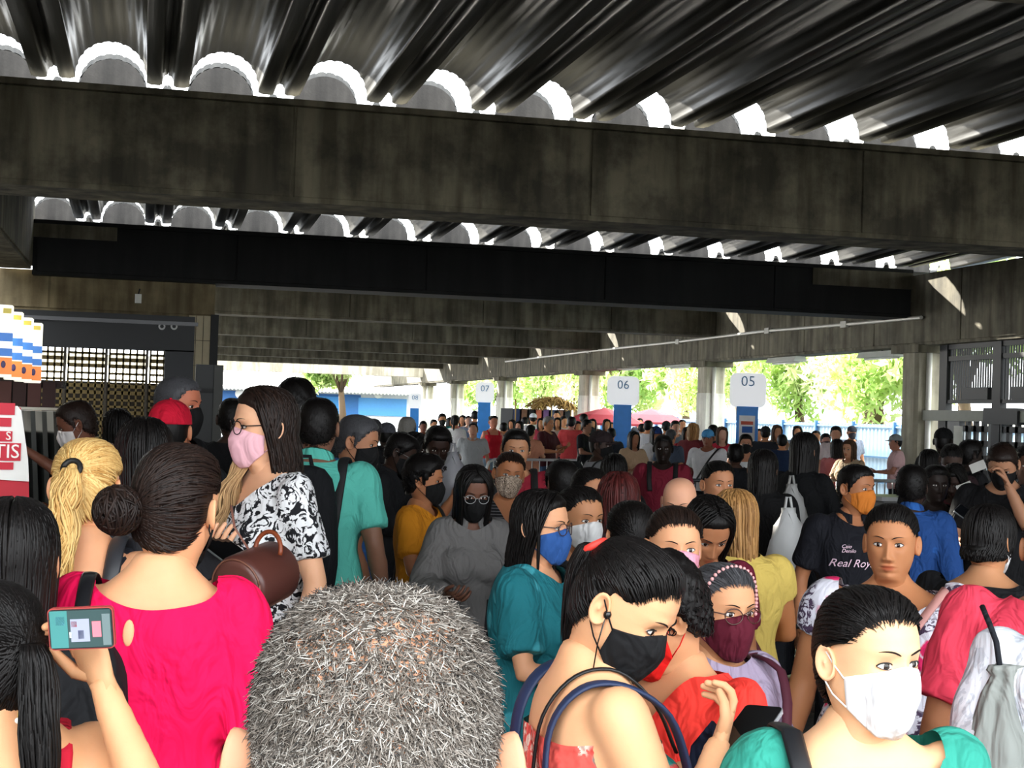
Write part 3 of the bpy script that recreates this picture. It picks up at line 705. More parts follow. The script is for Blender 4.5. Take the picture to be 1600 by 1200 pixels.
def bun(g, c, R, nstr, q=None, rad=.0032):
    q = q or nr; c = np.array(c, float); K = 16
    g.ell(c, (R * .88,) * 3, 16, 10)
    ax = q.normal(size=(nstr, 3)) * .55 + nrm(c); ax /= np.linalg.norm(ax, axis=1)[:, None]
    u = np.cross(ax, q.normal(size=(nstr, 3))); u /= np.linalg.norm(u, axis=1)[:, None]; v = np.cross(ax, u)
    t = np.linspace(0, 1, K)[None, :, None] * (1.2 + 2.5 * q.rand(nstr, 1, 1)); hgt = (q.rand(nstr, 1, 1) * 2 - 1) * .8
    P = c + R * (np.sqrt(1 - hgt ** 2) * (np.cos(t) * u[:, None] + np.sin(t) * v[:, None]) + hgt * ax[:, None]) * (.9 + .14 * q.rand(nstr, 1, 1))
    g.bundle(P, rad, 4, flat=.6, ref=tuple(c))
def longhair(g, nstr, L_, lod, q=None, front=52, wave=.006, part=0., rad=.0042, flare=.0, thick=.014, K=None, pull=0.):
    """loose hair: from the parting over the scalp, then hanging down to L_ below the ear line"""
    q = q or nr; K = K or {2: 20, 1: 14, 0: 9}[lod]
    th = np.radians(front + (360 - 2 * front) * q.rand(nstr)); side = np.where(th < PI, 1, -1)
    k1 = K // 2
    A = np.stack([part + side * .004, .055 - .10 * q.rand(nstr), np.full(nstr, .11)], -1)
    ze = -.015; r = ringr(th, ze); B = np.stack([r * np.sin(th), r * np.cos(th), np.full(nstr, ze)], -1)
    lay = q.rand(nstr, 1) * thick + .004
    S = slerp_paths(A, B, k1, lay)
    K2 = K - k1; t = np.linspace(0, 1, K2 + 1)[1:]
    e = S[:, -1]; o = e[:, :2] / np.linalg.norm(e[:, :2], axis=1)[:, None]
    Ls = L_ * (.82 + .24 * q.rand(nstr)); ph = q.rand(nstr) * 6
    D = np.zeros((nstr, K2, 3)); D[:, :, 2] = e[:, 2:3] - Ls[:, None] * t
    rad2 = flare * np.sin(t * PI * .6)[None] - .018 * t[None] + wave * np.sin(t[None] * 9 + ph[:, None]) * t[None]
    D[:, :, :2] = e[:, None, :2] + o[:, None] * rad2[..., None]
    D[:, :, 1] -= .03 * np.sin(t * PI / 2)[None] * (np.cos(th) < .3)[:, None] + pull * t[None]
    P = np.concatenate([S, D], 1); tt = np.linspace(0, 1, K)
    g.bundle(P, rad * np.interp(tt, [0, .1, .8, 1], [.5, 1, 1, .25]), 4, flat=.5, ref=(0, -.01, -.02))
def backdrape(g, L_, lod, front=58, thick=.012, flare=0., mi=0):
    """solid under-volume so loose hair never looks see-through"""
    n = 28 if lod else 14; th = np.radians(np.linspace(front, 360 - front, n)); R = []
    zs = np.linspace(.06, -L_, 12)
    for z in zs:
        zz = max(z, -.02); r = ringr(th, zz) + thick * .6 - .012 * sst(-z / L_ * .9) + flare * .6 * math.sin(min(1, max(0, -z / L_)) * 1.9)
        o = np.stack([r * np.sin(th), r * np.cos(th) - .03 * sst(-z / L_ * 1.5), np.full(n, z)], -1)
        i = o * [1, 1, 1]; i[:, :2] *= .72
        R.append(np.vstack([o, i[::-1]]))
    g.loft(np.array(R), mi, a=.3)
def stubble(g, n, kind, length, q=None, rad=.0006, thick=.006, lean=(0, -.2, 0), zmin=-.12, var=.5):
    q = q or nr; D = q.normal(size=(n * 2, 3)); D /= np.linalg.norm(D, axis=1)[:, None]
    P = D * rdir(D)[:, None]; th = np.arctan2(P[:, 0], P[:, 1]); ok = P[:, 2] > zline(th, kind); P, D = P[ok][:n], D[ok][:n]
    m_ = len(P); L_ = length * (1 - var + var * 2 * q.rand(m_, 1)); d = D + q.normal(size=D.shape) * .45 + np.array(lean); d /= np.linalg.norm(d, axis=1)[:, None]
    c = q.normal(size=D.shape) * .35; t = np.linspace(0, 1, 4)[None, :, None]
    S = P[:, None] + D[:, None] * thick * .5 + d[:, None] * t * L_[:, None] + c[:, None] * (t ** 2) * L_[:, None]
    g.bundle(S, np.array([1, .95, .7, .15]) * rad, 3, flat=1., a=q.rand(m_))
# ---- mask, eyes, glasses, baseball cap
def mask_geo(g, lod, style='cloth', mi=0):
    n = {2: 28, 1: 18, 0: 9}[lod]; k = {2: 22, 1: 14, 0: 7}[lod]; tm = math.radians(74)
    u = np.linspace(-1, 1, n); th = u * tm; v = np.linspace(0, 1, k); R = []
    zt = np.interp(np.abs(u), [0, .25, .6, 1], [.004, -.003, -.012, -.022]); zb = np.interp(np.abs(u), [0, .4, 1], [-.128, -.122, -.078])
    MF = ([-.135, -.125, -.108, -.09, -.06, -.035, -.01, .006], [.060, .076, .094, .102, .112, .1145, .103, .094])
    for vv in v:
        z = zt + (zb - zt) * vv; F = np.interp(z, *MF); W = np.interp(z, [-.13, -.1, -.07, -.03, .01], [.050, .060, .070, .0775, .080])
        p = 1.72; r = (np.abs(np.sin(th) / W) ** p + np.abs(np.cos(th) / F) ** p) ** (-1 / p)
        pl = .0012 * math.sin(vv * 6 * PI) * (np.abs(u) < .8) if style == 'pleat' else 0
        R.append(np.stack([r * np.sin(th), r * np.cos(th) + pl, z], -1))
    R = np.array(R); I = R * [.965, .965, 1]; I[:, :, 1] -= .0005
    L_ = np.concatenate([R, I[:, ::-1]], 1)
    g.loft(L_, mi)
    for s in (0, -1):
        sg = 1 if s == -1 else -1
        for row, ez in ((1, .018), (-2, -.034)):
            p = R[row][s]; e = np.array([sg * .081, -.022, ez])
            mid = (p + e) / 2; mid[0] = sg * (max(abs(p[0]), .0765) + .004)
            g.tube([p, mid, e, [sg * .084, -.03, 0]], .0016 if lod else .002, 5 if lod == 2 else 4, mi)
def eye_geo(lod):
    """almond patch (0 white, 1 iris, 2 pupil) + lash line; returns list of (name, G, mats key)"""
    out = []
    for s in (-1, 1):
        g = G(); nu, nv = (26, 11) if lod == 2 else (12, 6); xc, zc = s * .0315, .002
        u = np.linspace(-1, 1, nu); v = np.linspace(-1, 1, nv); U, V = np.meshgrid(u, v, indexing='ij')
        hh = np.where(V > 0, .0066, .0048) * (1 - U ** 2) ** .62
        X = xc + U * .0155; Z = zc + V * hh + .0012 * U * s
        Y = face_y(np.full_like(X, xc), np.full_like(Z, zc)) + .0045 + .0035 * (1 - U ** 2) - .0015 * V ** 2 - .010 * np.abs(U) * (U * s > 0) * .6
        i = np.arange(nu - 1)[:, None] * nv; j = np.arange(nv - 1)[None]
        F = np.stack([i + j, i + nv + j, i + nv + j + 1, i + j + 1], -1).reshape(-1, 4)
        P = np.stack([X, Y, Z], -1).reshape(-1, 3); c = P[F].mean(1); d = np.hypot(c[:, 0] - xc, c[:, 2] - zc - .0008)
        g.add(P, F, np.where(d < .0026, 2, np.where(d < .0062, 1, 0)))
        out.append(('eye', g, 'eye'))
        g = G(); uu = np.linspace(-1.04, 1.04, 12); hh = np.clip(1 - uu ** 2, 0, 1) ** .62
        yy = face_y(xc, zc) + .0048 + .0035 * (1 - uu ** 2) - .006 * np.abs(uu) * (uu * s > 0)
        for sg, w_, r_ in ((1, .0070, .0013), (-1, .0050, .0006)):
            g.tube(np.stack([xc + uu * .0158, yy + .0004, zc + sg * w_ * hh + .0012 * uu * s], -1), r_, 5)
        out.append(('eyelashes', g, 'lash'))
        g = G(); uu = np.linspace(0, 1, 9); x = s * (.012 + .036 * uu); z = .0215 + .0075 * np.sin(uu * 2.3) ** .9
        g.tube(np.stack([x, face_y(x, z) + .0008, z], -1), np.interp(uu, [0, .2, .7, 1], [.0018, .0030, .0024, .0005]), 6, flat=.6, ref=(0, 0, 1))
        out.append(('eyebrow', g, 'brow'))
    return out
def glasses_geo(g):
    for s in (-1, 1):
        a = np.linspace(0, 2 * PI, 22); x = s * .033 + .0245 * np.cos(a); z = .0 + .0205 * np.sin(a) * (1 + .06 * np.cos(a) * s)
        g.tube(np.stack([x, np.full_like(x, .1015) - .010 * ((x / .055) ** 2), z], -1), .0018, 5)
        g.tube([(s * .057, .090, .006), (s * .079, .03, .010), (s * .082, -.02, .010), (s * .080, -.035, -.008)], .0018, 5)
    g.tube([(-.009, .103, .004), (0, .1045, .008), (.009, .103, .004)], .0016, 5)
def ballcap_geo(g, mi=0):
    th = np.arange(40) * 2 * PI / 40; R = []
    for z, k in ((.032, 1.0), (.04, 1.02), (.07, 1.03), (.095, 1.02), (.112, 1.0), (.124, .85), (.131, .5), (.133, .05)):
        zz = min(z, .05) if z < .1 else .05; r = ringr(th, .04) + .013; f = np.sqrt(max(0.0, 1 - (max(z - .032, 0) / .102) ** 2.6)) if z < .133 else .03
        R.append(np.stack([r * f * np.sin(th), r * f * np.cos(th), np.full(40, z)], -1))
    I = R[0] * [.95, .95, 1]
    g.loft(np.array([I] + R), mi)
    u = np.linspace(-1, 1, 15); A = []
    for k, dz in ((0, .034), (.35, .036), (.7, .033), (1., .026)):
        A.append([(.072 * x * (1 - .12 * k), .078 + (.030 + .055 * k * (1 - x * x) ** .5) * (1 - .3 * x * x) - .035 * x * x, dz - .012 * x * x) for x in u])
    A = np.array(A); Bm = A.copy(); Bm[:, :, 2] -= .003
    g.loft(np.concatenate([A, Bm[:, ::-1]], 1), mi)
    g.ell((0, -.003, .135), (.007, .007, .004), 8, 5, mi)
def crv(P, n=5):
    P = np.asarray(P, float); Q = np.vstack([2 * P[0] - P[1], P, 2 * P[-1] - P[-2]]); out = []
    for i in range(1, len(Q) - 2):
        for t in np.arange(n) / n:
            a, b_, c_, d_ = Q[i - 1:i + 3]; out.append(.5 * (2 * b_ + (c_ - a) * t + (2 * a - 5 * b_ + 4 * c_ - d_) * t * t + (3 * b_ - a - 3 * c_ + d_) * t ** 3))
    return np.vstack([out, P[-1:]])
# ---- torso and limbs (1.70 m tall canonical figure, origin on the floor, +Y forward, +X its right)
TR = np.array([[.78, .07, .05, .06], [.82, .13, .085, .10], [.88, .172, .105, .125], [.95, .172, .110, .12], [1.03, .150, .108, .095], [1.10, .140, .105, .09], [1.18, .150, .112, .098], [1.26, .166, .118, .106], [1.33, .175, .105, .108],
 [1.385, .172, .080, .098], [1.42, .135, .062, .086], [1.445, .095, .054, .076], [1.47, .066, .048, .070], [1.50, .052, .043, .062]])
def torso_r(z, w_=1., belly=0., fem=0.):
    hw, f, b_ = (np.interp(z, TR[:, 0], TR[:, k]) for k in (1, 2, 3))
    m_ = np.interp(z, [1.40, 1.46], [1, 0]); ww = 1 + (w_ - 1) * m_
    hw = hw * ww * (1 - .05 * fem * np.interp(z, [1.0, 1.1, 1.2, 1.38], [0, 1.4, 0, .8])); f = f * (1 + (w_ - 1) * 1.2 * m_) + belly * np.exp(-((z - 1.05) / .11) ** 2); b_ = b_ * (1 + (w_ - 1) * .9 * m_)
    return hw, f, b_
def torso(g, S, inf=0., z0=.78, z1=1.50, n=24):
    th = np.arange(28) * 2 * PI / 28; R = []
    for z in np.linspace(z0, z1, n):
        hw, f, b_ = torso_r(z, S['w'], S['belly'], S['fem']); hw += inf; f += inf; b_ += inf
        p = 2.3; E_ = np.where(np.cos(th) > 0, f, b_); r = (np.abs(np.sin(th) / hw) ** p + np.abs(np.cos(th) / E_) ** p) ** (-1 / p)
        R.append(np.stack([r * np.sin(th), r * np.cos(th) - .01, np.full(28, z)], -1))
    g.loft(np.array(R)[:, ::-1])
    if S['fem']:
        for s in (-1, 1): g.ell((s * .075 * S['w'], .075 * S['w'] + inf * .6, 1.235), (.068 + inf, .062 + inf * .6, .066 + inf), 14, 10)
ARMS = {'down': (.26, .02, .88), 'bent': (.16, .28, 1.12), 'phone': (.06, .34, 1.20), 'chest': (.06, .22, 1.18), 'hip': (.25, .02, .98), 'face': (.06, .24, 1.46), 'reach': (.22, .58, 1.36), 'bag': (.22, .10, .98), 'cross': (-.10, .20, 1.14)}
def ik(S0, T, a, b_, pole):
    S0, T = np.array(S0, float), np.array(T, float); d = T - S0; L_ = np.linalg.norm(d); L2 = min(L_, (a + b_) * .995); d = d / L_; T = S0 + d * L2
    x = (a * a - b_ * b_ + L2 * L2) / (2 * L2); h = math.sqrt(max(0, a * a - x * x)); pl = np.array(pole, float); pl = pl - d * (pl @ d); pl = nrm(pl)
    return S0 + d * x + pl * h, T
def arm_pts(S, s):
    sh = np.array([s * (.166 - .010 * S['fem']) * (1 + (S['w'] - 1) * 1.0), -.012, 1.385]); a = S['arms'][0 if s > 0 else 1]
    t = ARMS[a] if isinstance(a, str) else a
    T = np.array([s * (t[0] * (1 + (S['w'] - 1) * .9 * (a == 'down'))), t[1], t[2]])
    if S['elbow'] and s > 0: return sh, np.array(S['elbow']), T
    e, T = ik(sh, T, .285, .25, S['pole'] or (s * .55, -.5, -.8) if not (a == 'down') else (s * .2, -1, 0))
    return sh, e, T
def arm(g, S, s, inf=0., upto=1., sides=14):
    sh, e, T = arm_pts(S, s); f = S['fat']
    P = [sh, sh + (e - sh) * .35, sh + (e - sh) * .75, e, e + (T - e) * .3, e + (T - e) * .7, T]
    r = np.array([.052, .047, .041, .037, .0385, .031, .0245]) * f + inf * np.array([1., 1.2, 1.5, 1.5, 1.3, 1.2, 1.1])
    cum = np.array([0, .35, .75, 1., 1.3, 1.7, 2.]) / 2
    if upto < 1:
        k = np.searchsorted(cum, upto); fr = (upto - cum[k - 1]) / (cum[k] - cum[k - 1]); P = P[:k] + [P[k - 1] + (P[k] - P[k - 1]) * fr]; r = np.append(r[:k], r[k - 1] + (r[k] - r[k - 1]) * fr)
        dd = nrm(P[0] - P[1]); r0 = r[0]; P = [P[0] + dd * r0 * .99, P[0] + dd * r0 * .85, P[0] + dd * r0 * .5] + P; r = np.concatenate([[r0 * .15, r0 * .53, r0 * .87], r])
        g.tube(P, r, sides)
    else: g.tube(P, r, sides, round_=True)
def hand(g, S, s, lod, mi=0):
    sh, e, T = arm_pts(S, s); d = nrm(T - e); a = S['arms'][0 if s > 0 else 1]
    down = a in ('down', 'hip'); curl = .35 if down else .75
    up = np.array([0, 0, 1.]); palm = nrm(np.cross(d, (0, 1, 0)) * -s) if down else None
    if down: pn = np.array([-s, 0, 0.])
    else: pn = np.array([-s * .6, .1, .8]) 
    pn = nrm(pn - d * (pn @ d)); sd_ = np.cross(d, pn)      # pn = palm normal (side fingers curl to)
    sides = 8 if lod == 2 else (6 if lod == 1 else 4)
    th = np.arange(sides) * 2 * PI / sides
    R = []
    for t, wv, tk in ((-.02, .022, .020), (.01, .026, .016), (.045, .038, .0145), (.085, .040, .0125), (.098, .036, .010)):
        c = T + d * t; R.append(c + np.cos(th)[:, None] * sd_ * wv + np.sin(th)[:, None] * pn * tk)
    g.loft(R, mi)
    for k, L_ in enumerate((.070, .080, .074, .058)):
        x = (k - 1.5) * .0195; p = T + d * .088 + sd_ * x; P = [p - d * .02]; dd = d.copy(); ang = .12
        for j in range(4):
            P.append(p.copy()); ang += curl * (.8 if j else .5); q = d * math.cos(ang) + pn * math.sin(ang) + sd_ * x * 1.2; p = p + nrm(q) * L_ / 3.2
        g.tube(P, np.array([.0095, .0095, .009, .008, .0065]), sides if lod else 3, mi, round_=lod > 0)
    b_ = T + d * .02 - sd_ * .0 ; sg = -s if not down else s
    tside = sd_ * (-1 if (sd_ @ np.array([0, 1., .3])) < 0 else 1)
    p0 = T + d * .025 + tside * .026; P = [p0 - tside * .012, p0 + (tside * .6 + d * .6 + pn * .2) * .028, p0 + (tside * .8 + d * 1.5 + pn * .6) * .028, p0 + (tside * .7 + d * 2.2 + pn * 1.1) * .028]
    g.tube(P, [.0135, .0115, .0098, .0075], sides if lod else 3, mi, round_=lod > 0)
def leg_pts(S, s):
    st = S.get('stride', 0.); return [np.array(p, float) for p in ((s * .088, -.005, .90), (s * .10, .01 + st * s * .5, .49), (s * .105, -.02 + st * s, .09))]
def leg(g, S, s, inf=0., sides=14):
    h, k, a = leg_pts(S, s); f = .5 + .5 * S['w']
    P = [h, h + (k - h) * .4, k, k + (a - k) * .3, k + (a - k) * .75, a]; r = np.array([.088, .078, .055, .054, .042, .036]) * f + inf * np.array([.8, 1, 1.4, 1.4, 2.2, 2.6])
    g.tube(P, r, sides, round_=inf == 0)
def shoe_geo(g, S, s):
    a = leg_pts(S, s)[2]; R = []
    for y, wv, h in ((-.075, .02, .03), (-.06, .034, .07), (-.01, .036, .085), (.05, .040, .06), (.11, .046, .045), (.155, .040, .035), (.178, .015, .02)):
        R.append([(a[0] + c * wv, a[1] + .01 + y, z * h) for c, z in ((-.9, 0), (.9, 0), (1, .4), (.7, .85), (0, 1), (-.7, .85), (-1, .4))])
    g.loft(R)
# ---- clip a triangle mesh by a scalar field, keep f > 0 (clean necklines and hems)
def clip(V, T, f):
    s = f[T] > 0; c = s.sum(1); keep = T[c == 3]; out = [keep]; nv = []; base = len(V)
    for tri, sg, cc in zip(T[(c == 1) | (c == 2)], s[(c == 1) | (c == 2)], c[(c == 1) | (c == 2)]):
        k = int(np.argmax(sg)) if cc == 1 else int(np.argmin(sg)); a, b_, d = tri[k], tri[(k + 1) % 3], tri[(k + 2) % 3]
        pa = V[a] + (V[b_] - V[a]) * (f[a] / (f[a] - f[b_])); pb = V[a] + (V[d] - V[a]) * (f[a] / (f[a] - f[d]))
        i = base + len(nv); nv += [pa, pb]
        if cc == 1: out.append(np.array([[a, i, i + 1]]))
        else: out.append(np.array([[i, b_, d], [i, d, i + 1]]))
    return (np.vstack([V, nv]) if nv else V), np.vstack(out)
REQ = []
def request(g, voxel, smooth):
    me = g.mesh('tmp'); o = bpy.data.objects.new('tmp', me); COL.objects.link(o)
    m_ = o.modifiers.new('r', 'REMESH'); m_.mode = 'VOXEL'; m_.voxel_size = voxel; m_.adaptivity = 0
    s_ = o.modifiers.new('s', 'SMOOTH'); s_.factor = .5; s_.iterations = smooth
    REQ.append([o, None]); return len(REQ) - 1
def resolve():
    dg = bpy.context.evaluated_depsgraph_get()
    for r_ in REQ:
        if r_[1] is not None: continue
        o = r_[0]; ev = o.evaluated_get(dg); me = ev.to_mesh(); V = np.zeros(len(me.vertices) * 3); me.vertices.foreach_get('co', V)
        me.calc_loop_triangles(); T = np.zeros(len(me.loop_triangles) * 3, np.int32); me.loop_triangles.foreach_get('vertices', T)
        r_[1] = (V.reshape(-1, 3), T.reshape(-1, 3)); ev.to_mesh_clear()
    for r_ in REQ:
        if r_[0] is not None: me = r_[0].data; bpy.data.objects.remove(r_[0]); bpy.data.meshes.remove(me); r_[0] = None
# ---- person
TOPS = {'tee': dict(sl=.36, inf=.021), 'loose': dict(sl=.40, inf=.028), 'long': dict(sl=.96, inf=.019), 'jacket': dict(sl=.96, inf=.026), 'polo': dict(sl=.38, inf=.022), 'tank': dict(sl=0, inf=.008), 'strapless': dict(sl=0, inf=.006), 'cap_sleeve': dict(sl=.2, inf=.021), 'blouse': dict(sl=.44, inf=.022)}
HEADC = 1.585
def prepare(S):
    vox = {2: .011, 1: .017, 0: .028}[S['lod']]
    g = G(); torso(g, S); 
    for s in (-1, 1): arm(g, S, s); leg(g, S, s)
    for s in (-1, 1): a = leg_pts(S, s)[2]; g.tube([a + (0, -.03, -.04), a + (0, .05, -.05), a + (0, .14, -.065)], [.034, .034, .022], 10, round_=True)
    S['rb'] = request(g, vox * 1.15, 4)
    tp = TOPS[S['top']]; g = G(); torso(g, S, tp['inf'], S['hem'], 1.475)
    if tp['sl']:
        for s in (-1, 1): arm(g, S, s, tp['inf'] * .85, tp['sl'])
    S['rt'] = request(g, vox, 3)
    g = G(); torso(g, S, .014, .79, 1.06, 10)
    for s in (-1, 1): leg(g, S, s, .016)
    if S['skirt']: 
        g = G(); th = np.arange(24) * 2 * PI / 24
        g.loft([np.stack([np.sin(th) * w_, np.cos(th) * w_ * .8, np.full(24, z)], -1)[::-1] for z, w_ in ((S['skirt'], .26), (.7, .22), (.9, .20), (1.06, .165))])
    S['rl'] = request(g, max(vox * 1.5, .018), 3)
def Rz(a): c, s = math.cos(a), math.sin(a); return np.array([[c, -s, 0], [s, c, 0], [0, 0, 1]])
def Rx(a): c, s = math.cos(a), math.sin(a); return np.array([[1, 0, 0], [0, c, -s], [0, s, c]])
def Ry(a): c, s = math.cos(a), math.sin(a); return np.array([[c, 0, s], [0, 1, 0], [-s, 0, c]])
def lean(P, S):
    P = np.array(P, float); t = np.clip((P[..., 2] - .95) / .75, 0, 1.3); P[..., 1] += S['lean'] * t ** 1.5; P[..., 0] += S['slean'] * t ** 1.5; return P
def to_head(P, S):
    """head frame -> body frame; the neck blends into the torso"""
    P = np.array(P, float); M_ = Rz(S['hy']) @ Rx(-S['hp']) @ Ry(S['hr']); piv = np.array([0, -.02, -.08])
    H_ = (P - piv) @ M_.T + piv; H_ += S['hc']
    Bq = P + S['bc']
    w_ = sst((P[..., 2:3] + .215) / .105)
    return H_ * w_ + Bq * (1 - w_)
def to_head_rigid(P, S):
    M_ = Rz(S['hy']) @ Rx(-S['hp']) @ Ry(S['hr']); piv = np.array([0, -.02, -.08]); return (np.array(P, float) - piv) @ M_.T + piv + S['hc']
HMATS = {}
def hairmat(c, c2=None):
    k = ('hair', c, c2)
    if k in MC: return MC[k]
    m, N, L, b = newmat('hair'); at_ = N.new('ShaderNodeAttribute'); at_.attribute_name = 'rnd'
    mp = coords(N, L, (60, 60, 6)); n = N.new('ShaderNodeTexNoise'); n.inputs['Scale'].default_value = 3; n.inputs['Detail'].default_value = 3; L.new(mp.outputs[0], n.inputs[0])
    base = lin(c)[:3]; hi = lin(c2)[:3] if c2 else [min(1, v * 2.2 + .004) for v in base]
    r = ramp(N, [(.1, base), (.95, hi)]); ad = N.new('ShaderNodeMath'); ad.operation = 'MULTIPLY_ADD'; ad.inputs[1].default_value = .5; L.new(n.outputs[0], ad.inputs[0])
    ml = N.new('ShaderNodeMath'); ml.operation = 'MULTIPLY'; ml.inputs[1].default_value = .6; L.new(at_.outputs['Fac'], ml.inputs[0]); L.new(ml.outputs[0], ad.inputs[2])
    L.new(ad.outputs[0], r.inputs[0]); L.new(r.outputs[0], b.inputs['Base Color']); b.inputs['Roughness'].default_value = .5; b.inputs['Specular IOR Level'].default_value = .22
    bump(N, L, b, n.outputs[0], .4, .004); MC[k] = m; return m
@cached
def skinmat(c):
    m, N, L, b = newmat('skin'); mp = coords(N, L); n = N.new('ShaderNodeTexNoise'); n.inputs['Scale'].default_value = 14; n.inputs['Detail'].default_value = 5; L.new(mp.outputs[0], n.inputs[0])
    base = np.array(lin(c)[:3]); x = mixc(N, L, n.outputs[0], base * [.90, .84, .80], np.minimum(base * [1.07, 1.08, 1.1], 1))
    at_ = N.new('ShaderNodeAttribute'); at_.attribute_name = 'rnd'
    y = mixc(N, L, at_.outputs['Fac'], (0, 0, 0), base * [.78, .45, .45]); L.new(x.outputs[0], y.inputs[1])
    L.new(y.outputs[0], b.inputs['Base Color']); b.inputs['Roughness'].default_value = .52; b.inputs['Specular IOR Level'].default_value = .25
    b.inputs['Subsurface Weight'].default_value = .08; b.inputs['Subsurface Radius'].default_value = (.02, .008, .004)
    n2 = N.new('ShaderNodeTexNoise'); n2.inputs['Scale'].default_value = 260; L.new(mp.outputs[0], n2.inputs[0]); bump(N, L, b, n2.outputs[0], .08, .002)
    return m
@cached
def cloth(c, pat=None, c2=None, c3=None, scale=1., rough=.85):
    m, N, L, b = newmat('cloth'); mp = coords(N, L); n = N.new('ShaderNodeTexNoise'); n.inputs['Scale'].default_value = 6; n.inputs['Detail'].default_value = 4; n.inputs['Distortion'].default_value = 1.2; L.new(mp.outputs[0], n.inputs[0])
    base = np.array(lin(c)[:3]); x = mixc(N, L, n.outputs[0], base * .9, np.minimum(base * 1.08 + .002, 1)); out = x.outputs[0]
    if pat == 'stripe':
        wv = N.new('ShaderNodeTexWave'); wv.bands_direction = 'Z'; wv.inputs['Scale'].default_value = 14 * scale; wv.inputs['Distortion'].default_value = .6; L.new(mp.outputs[0], wv.inputs[0])
        r = ramp(N, [(.72, (0, 0, 0)), (.80, (1, 1, 1))]); L.new(wv.outputs[0], r.inputs[0]); y = mixc(N, L, r.outputs[0], out, c2); L.new(out, y.inputs[1]); out = y.outputs[0]
    if pat in ('floral', 'print'):
        v = N.new('ShaderNodeTexVoronoi'); v.inputs['Scale'].default_value = 16 * scale; mp3 = mixc(N, L, .06, (0, 0, 0), n.outputs[1]); L.new(mp.outputs[0], mp3.inputs[1]); L.new(mp3.outputs[0], v.inputs[0])
        n4 = N.new('ShaderNodeTexNoise'); n4.inputs['Scale'].default_value = 30 * scale; n4.inputs['Detail'].default_value = 3; n4.inputs['Distortion'].default_value = 2.5; L.new(mp.outputs[0], n4.inputs[0])
        n5 = N.new('ShaderNodeTexNoise'); n5.inputs['Scale'].default_value = 9 * scale; n5.inputs['Detail'].default_value = 2; L.new(mp.outputs[0], n5.inputs[0])
        ra = ramp(N, [(.50, (0, 0, 0)), (.53, (1, 1, 1))]); L.new(n4.outputs[0], ra.inputs[0])
        if pat == 'print': fac = ra.outputs[0]; y = mixc(N, L, fac, out, c2); L.new(out, y.inputs[1]); out = y.outputs[0]; rb = ramp(N, [(.18, (1, 1, 1)), (.24, (0, 0, 0))]); L.new(v.outputs[0], rb.inputs[0]); z = mixc(N, L, rb.outputs[0], out, c3 or c); L.new(out, z.inputs[1]); out = z.outputs[0]
        else:
            rb = ramp(N, [(.42, (1, 1, 1)), (.50, (0, 0, 0))]); L.new(v.outputs[0], rb.inputs[0]); rc = ramp(N, [(.46, (0, 0, 0)), (.51, (1, 1, 1))]); L.new(n5.outputs[0], rc.inputs[0])
            mu = N.new('ShaderNodeMath'); mu.operation = 'MULTIPLY'; L.new(rb.outputs[0], mu.inputs[0]); L.new(rc.outputs[0], mu.inputs[1])
            y = mixc(N, L, mu.outputs[0], out, c2); L.new(out, y.inputs[1])
            rd = ramp(N, [(.42, (1, 1, 1)), (.47, (0, 0, 0))]); L.new(n5.outputs[0], rd.inputs[0]); mu2 = N.new('ShaderNodeMath'); mu2.operation = 'MULTIPLY'; L.new(rd.outputs[0], mu2.inputs[0]); L.new(ra.outputs[0], mu2.inputs[1])
            z = mixc(N, L, mu2.outputs[0], y.outputs[0], c3 or c2); L.new(y.outputs[0], z.inputs[1]); out = z.outputs[0]
    L.new(out, b.inputs['Base Color']); b.inputs['Roughness'].default_value = rough; b.inputs['Specular IOR Level'].default_value = .25
    mpb = coords(N, L, (1, 1, .5)); nb = N.new('ShaderNodeTexNoise'); nb.inputs['Scale'].default_value = 11; nb.inputs['Detail'].default_value = 2.5; nb.inputs['Distortion'].default_value = 1.8; L.new(mpb.outputs[0], nb.inputs[0])
    bump(N, L, b, nb.outputs[0], .55, .05); return m
EYEW = plain('e6e0da', .2); IRIS = plain('2a160c', .15); PUP = plain('050404', .1); BLACK = plain('0b0b0d', .5)
HAIRC = {'black': ('050404', '120e0d'), 'dark': ('0c0706', '2a1c16'), 'brown': ('2a1a10', '5f4430'), 'red': ('240c0c', '5a2220'), 'blond': ('b07a35', 'f2cf8a'), 'gold': ('6e4a26', 'c2925a'), 'gray': ('4c4a48', 'b4b0aa'), 'dgray': ('1e1e20', '56565a')}
